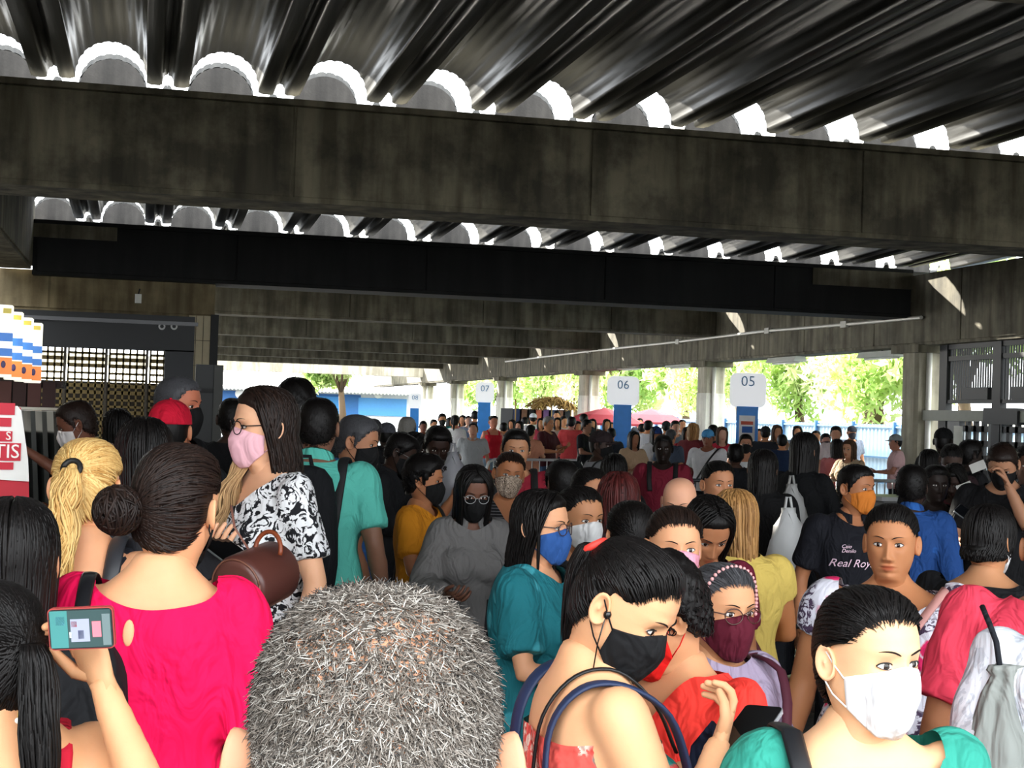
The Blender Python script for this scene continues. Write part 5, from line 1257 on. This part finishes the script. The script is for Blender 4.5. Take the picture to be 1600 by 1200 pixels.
U_ = person('woman in glasses and blue mask wearing a teal shirt', 846, 832, 108, 66, body=72, hair='bob', hl=.15, front=76, hc_='black', skin='dca37d', top='loose', tc='1d6e78', pat=('print', '1d6e78', '3f98a4', .5), mask='2c5596', glasses='4a3a38', arms=('bent', 'bag'), w=1.08, extra=bodystrap, xm={'strap': plain('121214', .7)})
person('woman in a white mask peering past the blue masked woman', 906, 820, 84, 38, hair='tied', hc_='black', skin='b5805c', tc='1e1e22', mask='dcdcdc', tie=(0, -.09, .02), hl=.12)
person('woman with loose reddish brown hair seen from behind', 966, 790, 84, 185, hair='long', hl=.24, hc_='red', skin='c08a68', tc='2c1f24', wave=.006)
person('dark haired woman from behind, before the reddish haired woman', 985, 848, 105, 190, hair='tied', hc_='black', skin='b9805e', tc='17181b', tie=(.0, -.09, .0), hl=.12)
person('bald man in a white mask looking down', 1063, 790, 68, -8, sex='m', pitch=14, hair='bald', skin='e2a98a', tc='33363c', mask='e6e6e6')
person('young woman with pulled back hair whose eyes show above the bald man', 1122, 762, 70, 25, hair='tied', hc_='black', skin='b67e5c', tc='1d1e22', tie=(0, -.08, .05), hl=.1)
S_ = person('woman in a pink mask looking towards the viewer', 1053, 866, 122, 14, hair='tied', hc_='dark', skin='dca27a', tc='7c2238', mask='ec9fb4', tie=(.0, -.09, .02), hl=.15)
Q_ = person('person in a red shirt and red mask with bleached curls on top', 1052, 972, 164, -70, body=-42, pitch=22, hair='curly', hc_='black', skin='cf9870', top='loose', tc='e8382e', nk='v', mask='e21a16', extra=topknot, xm={'ends': hairmat('8a6a3c', 'd8bd84')}, w=1.15, arms=('down', 'bent'))
R_ = person('woman with beaded headband, glasses and burgundy mask', 1131, 970, 139, 36, hair='tied', hc_='dgray', skin='d39c74', top='loose', tc='9d8fa6', mask='571326', glasses='4a2e26', band=('bead', .35, 'd8a0a0'), tie=(0, -.09, .0), hl=.12, w=1.12, body=50, extra=bodystrap, xm={'strap': plain('4a1226', .7)}, nk='high')
person('dark haired woman with her head bowed beside the golden haired woman', 1098, 826, 80, 22, pitch=34, hair='long', hl=.2, front=64, hc_='black', skin='a8714f', tc='6c1a30')
AB = person('woman with golden brown hair in a pale yellow sleeveless top', 1148, 822, 92, -155, body=-160, hair='long', hl=.20, hc_='gold', skin='b9794f', top='cap_sleeve', tc='d9bd63', w=1.12, fat=1.15, extra=bodystrap, xm={'strap': plain('5a1c28', .7)}, arms=('bent', 'cross'))
P_ = person('woman with black ponytail, black mask and bare shoulders using a phone', 948, 940, 196, 68, body=108, pitch=30, hair='pony', hc_='black', tie=(0, -.088, .050), tiecol='e0392e', hl=.24, wave=.004, skin='e4ad82', top='strapless', tc='e4574e', pat=('floral', '2c7f78', 'f0c8b8', 1.), mask='131315', arms=(('px', 1122, 1168, 2.62), ('px', 1128, 1192, 2.80)), extra=pstraps, xm={'strap': plain('1c2c4e', .6)}, pods=1, w=1.06, fat=1.12, taildown=(0, .45, -1))
AE = person('woman in a white pleated mask with a braid and hair clip', 1352, 1048, 212, 42, body=22, pitch=0, hair='tied', hc_='black', skin='eab98f', top='tee', tc='2f8f7e', nk='wide', mask='f2f1f4', mstyle='pleat', tie=(-.03, -.085, -.03), hl=.1, extra=braid, xm={'clip': plain('202024', .2), 'strap': plain('131519', .5)}, w=1.1, fat=1.1, ears=True)
AD = person('woman without a mask in a white shirt with pink flowers', 1392, 858, 116, -6, hair='tied', hc_='black', skin='bc8159', top='cap_sleeve', tc='dcdce8', pat=('floral', 'e02a68', '4a3a52', .8), nk='wide', w=1.27, fat=1.3, arms=('down', 'down'), tie=(0, -.09, .05), hl=.1, extra=bodystrap, xm={'strap': plain('c8908a', .6)})
AC = person('man in an orange mask and a black polo shirt with pale script lettering', 1335, 768, 73, 55, body=22, sex='m', hair='crop', hc_='black', skin='a8704e', top='polo', tc='11121a', mask='c8742a', w=1.1)
AF = person('broad person in a coral shirt with a bare forearm beside the drawstring bag', 1652, 866, 142, 178, sex='m', hair='crop', skin='a87250', top='loose', tc='e8425a', w=1.25, fat=1.35)
AG = person('person in a white marbled shirt carrying a grey drawstring bag', 1712, 905, 176, 180, sex='m', hair='crop', hc_='black', skin='8f6248', top='tee', tc='e2e4ec', pat=('print', 'c8ccd6', 'eceef4', .5), nk='backscoop', w=1.1)
AH = person('woman with short black hair and a white mask string, in a black top', 1543, 852, 102, 150, body=165, hair='bob', hl=.05, front=78, hc_='black', skin='c08a64', top='loose', tc='0f0f12', mask='e2e2e4', w=1.22, nk='wide')
AI = person('man in a black shirt and black mask bowing his head by the gate', 1568, 722, 66, -8, sex='m', pitch=30, hair='crop', hc_='dark', skin='a87a5e', tc='0c0c0f', mask='0b0b0c', arms=('bent', 'face'), w=1.15)
person('person in a blue shirt at the edge beside the bowing man', 1606, 730, 58, 10, sex='m', hair='short', skin='5a4034', tc='1d3a78', arms=('bent', 'bent'))
AJ = person('short haired person in a blue jacket in front of the turnstile gate', 1425, 766, 64, 172, sex='m', hair='short', hc_='black', skin='3a2a24', top='jacket', tc='1e4480', pat=('print', '1e4480', '2a5ea8', .35))
person('person with a white mask looking down before the turnstiles', 1485, 717, 46, 10, pitch=28, hair='tied', skin='4a3a34', tc='2c1c20', mask='8a8088', arms=('bent', 'bent'), tie=(0, -.09, .05), hl=.1)
person('person in a black hat standing against the turnstile cage', 1474, 690, 40, 170, sex='m', hair='short', skin='2a211d', tc='16171a', cap='0c0c0e')
person('dark haired person beside the column with the notice', 1452, 728, 44, 160, hair='long', hl=.3, skin='2c2320', tc='1c1d22')
person('person in dark clothes behind the white slip of paper', 1517, 713, 46, 120, sex='m', hair='short', skin='2f2622', tc='141416', arms=('bent', 'bent'))
person('person in a dark maroon shirt reading before the turnstiles', 1494, 752, 50, -20, pitch=25, hair='long', hl=.2, skin='3c2c26', tc='4a1a20', arms=('phone', 'phone'))
person('dark figure between the reading person and the blue jacket', 1462, 762, 48, 20, sex='m', hair='short', skin='2c2320', tc='101114')
W1 = person('woman in black with loose waist length dark hair, holding a white bag', 1192, 738, 60, 170, hair='long', hl=.34, hc_='black', skin='7a5642', tc='0f0f11', arms=('down', 'down'), wave=.006, w=1.02)
W2 = person('woman with very long smooth black hair, dressed in black, seen side on', 1257, 707, 56, 150, hair='long', hl=.46, hc_='black', skin='8a6450', top='long', tc='0c0d10', arms=('bent', 'bent'), wave=.002)
person('dark skinned man in a maroon shirt with black backpack straps', 1036, 703, 42, 0, sex='m', hair='crop', skin='221814', tc='7a1d30', extra=straps, xm={'strap': plain('0c0c0e', .7)}, w=1.1)
FAR = [  # x, y, head px, yaw, options, label
 (661, 668, 17, 10, dict(tc='8e2430', hair='short', sex='m', skin='8a5c4a'), 'man in a dark red shirt near the small 08 sign'),
 (678, 664, 15, 20, dict(tc='c8c0b8', hair='short', sex='m'), 'far man in a pale shirt beside the cyan shirted man'),
 (691, 656, 18, 10, dict(tc='29b3b5', hair='short', sex='m', mask='222222'), 'man in a cyan shirt and dark mask between the far columns'),
 (703, 660, 14, 40, dict(tc='5f8f4a', hair='long'), 'far person in a green top behind the white shirted one'),
 (711, 659, 19, 170, dict(tc='ececec', hair='tied', bottom='131820'), 'person in a white shirt and dark trousers with back turned near the 07 sign'),
 (723, 657, 15, -20, dict(tc='8a4a4a', hair='long'), 'far person in a dull red top before the 07 sign'),
 (732, 658, 15, 10, dict(tc='7a7f88', hair='tied', skin='b98a70'), 'far person in a grey top before the 07 sign'),
 (742, 650, 16, 180, dict(tc='3a3a44', hair='short', sex='m'), 'far dark haired man whose head shows left of the blue post'),
 (739, 674, 21, 0, dict(tc='b7babd', hair='recede', sex='m', skin='d09a80', w=1.2, arms=('down', 'down'), top='polo', bottom='181a22'), 'stout man in a light grey polo shirt walking towards the viewer'),
 (771, 660, 20, 20, dict(tc='d01f30', hair='bun', top='tank', bottom='7d95ab', skin='c8846a'), 'woman in a red top and jeans beside the 07 sign post'),
 (800, 664, 15, -30, dict(tc='b98a80', hair='long'), 'far woman in a pinkish top right of the middle column'),
 (811, 668, 18, -20, dict(tc='c05a60', hair='bob', skin='d39a80'), 'far woman in a rose top beside the barrier'),
 (820, 660, 15, 180, dict(tc='9aa0a8', hair='short', sex='m'), 'far man in a blue grey shirt behind the barrier'),
 (833, 654, 16, 180, dict(tc='e0e0e0', hair='crop', sex='m', cap='e8ecf2'), 'far person in a white cap'),
 (829, 676, 21, 160, dict(tc='e09a7c', hair='tied', skin='d8a080', arms=('bent', 'bent')), 'person in a peach top bending by the white barrier'),
 (845, 662, 16, 0, dict(tc='a8384a', hair='long'), 'far woman in a crimson top behind the peach top'),
 (857, 662, 22, 60, dict(tc='4a1c24', hair='crop', hc_='gray', sex='m', bottom='3a5272', arms=('bent', 'phone'), stride=.1, lod=1), 'grey haired man in a maroon plaid shirt and jeans stepping sideways'),
 (871, 661, 16, 0, dict(tc='b09a8c', hair='long'), 'far woman in a beige top beside the plaid shirt'),
 (881, 658, 15, 30, dict(tc='c8b0a8', hair='short', sex='m'), 'far man in a pale pink shirt beside the orange shirt'),
 (893, 661, 19, 170, dict(tc='d2484a', hair='short', sex='m', skin='b98070'), 'man in an orange red shirt under the column'),
 (902, 668, 18, 20, dict(tc='1a1b20', hair='bob'), 'far person in black beside the orange red shirt'),
 (912, 656, 18, 200, dict(tc='22232a', hair='short', sex='m'), 'far dark haired man by the column foot'),
 (917, 667, 21, 60, dict(tc='141519', hair='short', sex='m', skin='9a705a', arms=('bent', 'face')), 'man in black with a raised arm near the column'),
 (926, 663, 16, 0, dict(tc='8a5f5a', hair='long'), 'far woman in a brown top behind the raised arm'),
 (948, 664, 17, 10, dict(tc='aa3c50', hair='bob'), 'far woman in a raspberry top left of the 06 sign'),
 (955, 668, 15, 0, dict(tc='c4b4aa', hair='tied'), 'far woman in a sand coloured top left of the 06 sign'),
 (990, 688, 24, 30, dict(tc='c8a888', hair='long', hl=.3, bottom='6e6a52', shorts=1, skin='a87458', arms=('bent', 'bent')), 'long haired woman in beige top and camouflage shorts beside the 06 post'),
 (1003, 671, 16, 180, dict(tc='303238', hair='short', sex='m'), 'far dark haired man right of the 06 post'),
 (1013, 667, 19, 160, dict(tc='d8d8dc', hair='short', sex='m', mask='e2e2e2'), 'man in a white shirt seen from behind right of the 06 post'),
 (1025, 680, 24, 25, dict(tc='ececee', hair='long', skin='b98466', cap='27407e'), 'woman in a dark blue cap and white top'),
 (1041, 668, 19, 180, dict(tc='2c3038', hair='crop', cap='1c1f22', sex='m'), 'man in a black cap above the maroon shirt'),
 (1055, 668, 20, 20, dict(tc='5e6470', hair='short', sex='m', skin='c08a72'), 'man in a slate shirt beside the black cap'),
 (1048, 684, 24, 150, dict(tc='4f5a6c', hair='crop', hc_='dgray', sex='m'), 'man in a blue grey shirt behind the maroon shirted man'),
 (1066, 664, 16, 10, dict(tc='c0a090', hair='tied'), 'far woman in a tan top near the tall column'),
 (1074, 680, 23, 15, dict(tc='b5303c', hair='long', hc_='dark', skin='b07a5c'), 'woman in a deep red top beside the golden haired woman'),
 (1083, 674, 24, 160, dict(tc='7a3036', hair='long', hc_='gold', hl=.15), 'far woman with short golden hair'),
 (1106, 686, 27, -15, dict(tc='e4e4e8', hair='short', cap='4f9ad0', sex='m', skin='8a5c48', w=1.2, extra=bodystrap, xm={'strap': plain('15151a', .7)}, lod=1), 'man in a light blue cap and white shirt with a black chest strap'),
 (1114, 676, 22, 180, dict(tc='23252c', hair='short', sex='m'), 'dark haired man behind the light blue cap'),
 (1128, 680, 24, 10, dict(tc='cf2f46', hair='long', hc_='brown', hl=.3, skin='d8a890'), 'woman with long light brown hair and a red jacket'),
 (1149, 714, 30, 185, dict(tc='15161b', hair='short', sex='m', skin='4a342a'), 'dark haired person in black before the 05 sign post'),
 (1165, 695, 28, 5, dict(tc='dfe0e2', hair='short', sex='m', skin='b98468', mask='141416', top='tank', lod=1), 'man in a black mask and white vest before the 05 sign post'),
 (1186, 680, 18, 20, dict(tc='2d2f38', hair='tied'), 'far woman in dark clothes right of the 05 post'),
 (1196, 678, 22, 175, dict(tc='2a2c33', hair='crop', sex='m', cap='1a1c22'), 'man in a black cap right of the 05 post'),
 (1214, 676, 22, 15, dict(tc='9c7860', hair='long', hc_='brown', skin='c4906e', arms=('cross', 'cross')), 'woman with brown hair folding her arms'),
 (1222, 692, 22, 180, dict(tc='20304e', hair='short', sex='m'), 'person in dark blue behind the very long haired woman'),
 (1290, 690, 22, 15, dict(tc='e2a8b4', hair='short', sex='m', mask='4a3a40', skin='c89484'), 'masked man in a pink shirt before the blue fence'),
 (1306, 679, 24, 0, dict(tc='d8c8c8', hair='short', sex='m', skin='c08c70'), 'man in a pale shirt facing the viewer before the blue fence'),
 (1308, 702, 27, 170, dict(tc='b86a70', hair='long', hl=.15, arms=('bent', 'phone')), 'woman with dark hair seen from behind before the blue fence'),
 (1327, 704, 28, -30, dict(tc='b39c80', hair='long', hc_='brown', hl=.15, skin='c49070', arms=('bent', 'bent')), 'woman with brown hair in a tan top before the blue fence'),
 (1331, 676, 20, 20, dict(tc='8890a0', hair='crop', cap='2a3038', sex='m', mask='333338'), 'man in a dark cap and mask before the blue fence'),
 (1262, 690, 20, 10, dict(tc='d8d8dc', hair='short', sex='m'), 'far man in a white shirt beside the long black hair'),
 (1399, 692, 24, -85, dict(tc='d8b0b0', hair='crop', cap='8a8e90', sex='m', skin='a87460', arms=('bent', 'bent')), 'man in a grey cap and pale jacket standing against the gate column'),
 (1000, 660, 13, 0, dict(tc='46484e', hair='short', sex='m'), 'most distant head showing between the 06 post and the white shirt'),
 (870, 649, 12, 0, dict(tc='3c3c44', hair='short', sex='m'), 'small distant figure under the market stall roof'),
 (1246, 676, 20, 0, dict(tc='9aa6b4', hair='bob'), 'far woman in a pale blue top by the barriers'),
 (1275, 684, 20, 0, dict(tc='c4c8d0', hair='tied'), 'far woman in a light grey top by the barriers'),
 (787, 670, 17, 180, dict(tc='5a3440', hair='short', sex='m'), 'far man in a plum shirt at the foot of the middle column'),
 (955, 680, 19, 180, dict(tc='30343c', hair='short', sex='m'), 'dark haired figure at the foot of the 06 post'),
]
for x, y, h, yw, o, lab in FAR: person(lab, x, y, h, yw, **o)
finish_people()
# ---------------------------------------------------------------- things people carry
def frame(px, py, D, right, up, name, **tg):
    """empty at a pixel, its X along the direction given in camera axes (right, up, towards viewer)"""
    p = at(px, py, D); X = nrm(RC @ np.array(right, float)); Z = np.array(up, float); Z = RC @ Z; Z = nrm(Z - X * (Z @ X)); Y = np.cross(Z, X)
    o = bpy.data.objects.new(name, None); link(o); o.matrix_world = Matrix([[X[i], Y[i], Z[i], p[i]] for i in range(3)] + [[0, 0, 0, 1]]); o.empty_display_size = .05
    return tag(o, **tg)
def rbox(hw, hh, r, y0, y1, n=5):
    P = []
    for cx, cz, a0 in ((hw - r, hh - r, 0), (-hw + r, hh - r, PI / 2), (-hw + r, -hh + r, PI), (hw - r, -hh + r, 1.5 * PI)):
        for i in range(n): a = a0 + PI / 2 * i / (n - 1); P.append((cx + r * math.cos(a), cz + r * math.sin(a)))
    return G().loft([[(x, y, z) for x, z in P] for y in (y0, y1)])
# filming phone held up sideways, its screen towards the viewer
ph = frame(128, 981, 2.13, (1, .04, 0), (-.04, 1, .1), 'smartphone', label='smartphone held up sideways with its lit screen showing a chat picture', cat='phone')
rbox(.0455, .0295, .007, -.004, .004).build('phone_case', plain('a03a34', .5), ph); rbox(.0440, .0278, .006, -.0050, -.003).build('bezel', BLACK, ph)
G().box(-.042, .042, -.0056, -.0050, -.0262, .0262).build('screen', plain('2f4444', .2, emit=.35), ph)
for x0, x1, z0, z1, c, nm in ((-.042, -.018, -.026, .026, '3c7a78', 'chat_bubble'), (-.014, .012, -.018, .014, '8f93a6', 'photo_thumbnail'), (.016, .028, -.012, .010, 'd8707c', 'picture_caption'), (-.016, -.012, -.012, -.004, 'd8e4e4', 'icon'), (.030, .041, -.024, .02, '5f6f70', 'text_column'), (-.004, .004, -.014, -.002, '3a4266', 'figure_detail'), (-.013, -.005, .003, .011, 'b0424a', 'figure_detail'), (-.034, -.022, .006, .018, '5fa0b0', 'icon')):
    G().box(x0, x1, -.0062, -.0056, z0, z1).build(nm, plain(c, .3, emit=.35), ph)
def phone(px, py, D, long_, back, label):
    Z_ = nrm(long_); X_ = np.cross(nrm(back), Z_)
    t = frame(px, py, D, X_, long_, 'smartphone', label=label, cat='phone')
    rbox(.036, .074, .009, -.004, .004).build('phone_body', plain('c9ccd0', .25, .6), t); rbox(.0345, .0725, .008, -.0055, -.0038).build('screen', plain('0a0b0e', .08), t); return t
phone(1172, 1140, 2.66, (.5, .34, -.82), (.35, -.8, -.5), 'dark smartphone with a silver edge in the hands of the bare shouldered woman')
phone(350, 858, 4.75, (-.5, .25, -.5), (.1, -.8, -.5), 'dark smartphone in the hand of the tall woman with glasses')
phone(600, 815, 9.2, (.5, .5, -.4), (.3, -.8, -.3), 'dark smartphone held by the man in the dark jacket')
phone(1513, 806, 8.2, (-.5, .4, -.3), (.3, -.8, -.3), 'dark smartphone of the bowing man in black')
# person-frame helper
def pframe(S, name, **tg):
    o = bpy.data.objects.new(name, None); link(o); o.location = [float(v) for v in S['org']]; o.rotation_euler = (0, 0, S['rz']); o.scale = (S['k'],) * 3; o.empty_display_size = .1
    return tag(o, **tg)
def backpack(S, c, label, zc=1.22, hh=.23, hw=.15, depth=.15, x0=0., y0=-.13):
    t = pframe(S, 'backpack', label=label, cat='backpack'); mt = cloth(c); d2 = cloth(c)
    R = []; n = 24; th = np.arange(n) * 2 * PI / n
    for z, k in ((-1, .55), (-.97, .8), (-.85, .95), (-.5, 1.02), (0, 1.), (.5, .93), (.8, .80), (.95, .58), (1, .3)):
        p = 3.; r = (np.abs(np.cos(th) / (hw * k)) ** p + np.abs(np.sin(th) / (depth / 2 * (k * .9 + .1))) ** p) ** (-1 / p)
        R.append(np.stack([x0 + r * np.cos(th), y0 - depth / 2 + r * np.sin(th), np.full(n, zc + z * hh)], -1))
    G().loft(lean(np.array(R), S)).build('bag_body', mt, t, smooth=True)
    R = []
    for z, k in ((-.75, .7), (-.7, .85), (-.3, .9), (0, .85), (.08, .6)):
        p = 3.5; r = (np.abs(np.cos(th) / (hw * .85 * k)) ** p + np.abs(np.sin(th) / (.03)) ** p) ** (-1 / p)
        R.append(np.stack([x0 + r * np.cos(th), y0 - depth + .0 + r * np.sin(th), np.full(n, zc + z * hh)], -1))
    G().loft(lean(np.array(R), S)).build('front_pocket', mt, t, smooth=True)
    G().tube(lean([(x0 - hw * .6, y0 - depth - .025, zc + .01), (x0, y0 - depth - .032, zc + .025), (x0 + hw * .6, y0 - depth - .025, zc + .01)], S), .004, 5).build('zipper', plain('55565a', .3, .6), t)
    G().tube(lean([(x0 + hw * .5, y0 - depth - .03, zc + .015), (x0 + hw * .5, y0 - depth - .035, zc - .04)], S), .004, 5).build('zipper_pull', plain('d8d8d4', .3, .6), t)
    G().tube(lean([(x0 - .03, y0 - .03, zc + hh - .01), (x0 - .02, y0 - .035, zc + hh + .035), (x0 + .02, y0 - .035, zc + hh + .035), (x0 + .03, y0 - .03, zc + hh - .01)], S), .009, 6).build('grab_handle', mt, t, smooth=True)
    return t
backpack(L_, '0d0f13', 'black backpack on the man in the teal polo shirt', x0=-.01, zc=1.18, hh=.26, hw=.15, y0=-.17)
backpack(O5, '111214', 'black backpack of the man in the dark cap', y0=-.15)
backpack(AJ, '0f1116', 'black backpack on the person in the blue jacket', x0=-.10, hw=.13, y0=-.15)
backpack(M1, '0e0f12', 'dark backpack on the man in the blue shirt', hw=.12, depth=.12, y0=-.15)
# navy backpack worn by the ponytail woman at her front
t = pframe(P_, 'backpack', label='navy backpack hanging at the chest of the bare shouldered woman', cat='backpack')
R = []; th = np.arange(20) * 2 * PI / 20
for z, k in ((.80, .6), (.84, .95), (.95, 1.05), (1.08, 1.), (1.16, .8), (1.20, .4)):
    R.append(np.stack([.02 + .17 * k * np.cos(th), .24 + .07 * k * np.sin(th) - .03 * (z > 1.1), np.full(20, z)], -1))
G().loft(lean(np.array(R), P_)).build('bag_body', cloth('141d33'), t, smooth=True)
G().tube(lean([(-.02, .20, 1.19), (-.04, .22, 1.28), (.0, .24, 1.33), (.04, .23, 1.28), (.03, .21, 1.19)], P_), .013, 8, flat=.4).build('grab_handle', cloth('141d33'), t, smooth=True)
# barrel handbag of the tall woman
hb = frame(400, 905, 4.45, (.86, .18, .4), (-.12, 1, .1), 'handbag', label='brown leather barrel handbag with a metal plate, hanging beside the tall woman', cat='bag')
br = plain('5a332c', .35); br2 = plain('6b4038', .35)
n = 30; th = np.arange(n) * 2 * PI / n
def ring_(y, r, x=0): return np.stack([x + r * np.cos(th), np.full(n, y), r * 1.05 * np.sin(th)], -1)
G().loft([ring_(-.10, .075, -.0), ring_(-.097, .084), ring_(-.08, .088), ring_(.10, .085), ring_(.118, .075), ring_(.12, .05)]).build('bag_body', br, hb, smooth=True)
G().loft([ring_(-.108, .060, 0), ring_(-.106, .076), ring_(-.098, .079)]).build('front_flap', br2, hb, smooth=True)
G().tube([(.080 * math.cos(a), -.104, .084 * math.sin(a)) for a in np.linspace(0, 2 * PI, 40)], .0028, 6).build('piping', plain('8a5a48', .4), hb, smooth=True)
G().box(-.018, .018, -.112, -.106, .010, .026).build('metal_plate', plain('e8e2d6', .2, .5), hb)
G().tube([(.05 + .045 * math.cos(a), .02 + .02 * math.sin(a), .075 + .05 * math.sin(a)) for a in np.linspace(-.4, PI + .4, 20)], .007, 7).build('handle', plain('8a4224', .4), hb, smooth=True)
G().tube([(0.0, -.0, .088), (-.03, .0, .16), (-.045, .03, .22)], .008, 6, flat=.4).build('shoulder_strap', plain('8a5a4c', .5), hb, smooth=True)
# striped bag beside the teal shirt
sb = frame(806, 988, 4.75, (1, -.12, .1), (.1, 1, 0), 'tote_bag', label='black and beige striped bag under the arm of the teal shirted woman', cat='bag')
for i in range(11):
    x = -.085 + i * .0155
    G().loft([[(x - .0077 - .002 * k, -.03 * w_, z), (x + .0077 + .002 * k, -.03 * w_, z), (x + .0077, .03 * w_, z), (x - .0077, .03 * w_, z)] for k, (z, w_) in enumerate(((-.12, .5), (-.10, 1), (0, 1.1), (.08, .7), (.09, .3)))]).build('stripe_panel', cloth('c9b8a2' if i % 2 else '121114'), sb)
G().tube([(-.05, 0, .085), (-.045, .0, .2), (.0, .0, .30), (.045, .0, .2), (.05, 0, .085)], .012, 6, flat=.4).build('bag_strap', cloth('121114'), sb)
# white carrier bags
def carrier(px, py, D, s, c, label):
    t = frame(px, py, D, (1, 0, 0), (0, 1, 0), 'carrier_bag', label=label, cat='bag'); th = np.arange(18) * 2 * PI / 18; R = []
    for z, k in ((-.2, .5), (-.19, .85), (-.12, 1.08), (-.02, .95), (.06, .7), (.12, .38), (.16, .3)):
        R.append(np.stack([s * (.11 * k * np.cos(th) + .012 * np.sin(th * 5 + z * 40)), s * .07 * k * np.sin(th), np.full(18, z * s)], -1))
    G().loft(R).build('bag_body', plain(c, .35), t, smooth=True)
    G().tube([(-.02 * s, 0, .15 * s), (-.01 * s, 0, .22 * s), (.01 * s, 0, .22 * s), (.02 * s, 0, .15 * s)], .008, 6).build('bag_handle', plain(c, .35), t, smooth=True); return t
carrier(1232, 838, 8.6, 1.0, 'dfe0e0', 'white plastic carrier bag held by the woman with waist length hair')
carrier(1237, 790, 9.6, .85, 'a9a9a8', 'pale grey cloth bag beside the woman with very long smooth hair')
carrier(708, 742, 9.6, .9, '8f8f94', 'pale grey bag hanging beside the man in the light grey shirt')
# drawstring bag
ds = frame(1592, 1130, 3.0, (1, .05, .1), (0, 1, 0), 'drawstring_bag', label='grey drawstring bag on the back of the person in the white marbled shirt', cat='bag')
R = []; m_ = 40; th = np.arange(m_) * 2 * PI / m_
for z, k in ((-.25, .7), (-.24, 1.), (-.15, 1.08), (-.02, .9), (.06, .62), (.095, .42), (.105, .5), (.115, .45)):
    R.append(np.stack([(.105 * k + .005 * np.sin(th * 9)) * np.cos(th), (.04 * k + .006 * np.sin(th * 9)) * np.sin(th), np.full(m_, z)], -1))
G().loft(R).build('bag_body', cloth('8c908c'), ds, smooth=True)
for s in (-1, 1):
    G().tube([(s * .03, .0, .10), (s * .035, .0, .16), (s * .04, .03, .19), (s * .045, .07, .22)], .006, 6).build('cord', cloth('1a1c22'), ds, smooth=True)
G().box(-.01, .03, -.05, -.044, -.16, -.09).build('printed_patch', plain('d8dad8', .6), ds)
# wrist watches and shirt lettering
def onperson(S, P): return lean(np.array(P, float), S)
t = empty('wrist_watch', loc2w(AC, onperson(AC, arm_pts(AC, 1)[2] * .98 + arm_pts(AC, 1)[1] * .02))); tag(t, 'black wrist watch on the man in the black polo shirt', 'watch')
G().tube([(.034 * math.cos(a), .034 * math.sin(a), 0) for a in np.linspace(0, 2 * PI, 20)], .011, 6).build('watch_band', BLACK, t, smooth=True); G().ell((.0, -.036, 0), (.014, .006, .014), 12, 6).build('watch_face', plain('3a3c40', .2, .5), t)
S = AC; pw = plain('e8c8d8', .6)
def letter_on(S, txt, size, x, z, shear=.35, m_=pw):
    hw, f, b_ = torso_r(z, S['w'], S['belly'], S['fem']); y = f + .030 - .01
    o = text_mesh(txt, size, m_, S['root'], (0, 0, 0), name='lettering', depth=.0, shear=shear)
    me = o.data; V = np.zeros(len(me.vertices) * 3); me.vertices.foreach_get('co', V); V = V.reshape(-1, 3); o.rotation_euler = (0, 0, 0)
    X = x - V[:, 0]; Z = z + V[:, 1]; hw2, f2, b2 = torso_r(Z, S['w'], S['belly'], S['fem']); hw2 = hw2 + .024; f2 = f2 + .026
    Y = f2 * np.clip(1 - np.abs(X / hw2) ** 2.3, .02, 1) ** (1 / 2.3) - .004
    me.vertices.foreach_set('co', lean(np.stack([X, Y, Z], -1), S).ravel()); me.update()
letter_on(S, 'Real Royals', .056, .035, 1.215); letter_on(S, 'Caio', .026, .085, 1.30); letter_on(S, 'Denilo', .026, .075, 1.278)
# paper slips
for px, py, D, lab in ((1528, 729, 10, 'white slip of paper held up by the person in dark clothes'), (752, 822, 8.4, 'white papers in the hands of the woman in the white jacket'), (1507, 762, 10.2, 'pale folded paper held by the reading person by the turnstiles')):
    t = frame(px, py, D, (.8, .35, .2), (-.3, .9, 0), 'paper_slip', label=lab, cat='paper'); G().loft([[(-.05, y, -.03), (.05, y + .004, -.03), (.05, y + .004, .03), (-.05, y, .03)] for y in (0, .002)]).build('sheet', plain('d8d6d0', .7), t)
pe = frame(28, 1126, 2.14, (1, 0, 0), (0, 1, 0), 'pearl_earring', label='white pearl earring of the woman filming', cat='earring'); G().ell((0, 0, 0), (.0045,) * 3, 12, 8).build('pearl', plain('f2ece2', .15), pe, smooth=True); G().tube([(0, 0, .004), (0, .002, .012)], .0008, 5).build('hook', plain('c9a85a', .3, .8), pe)
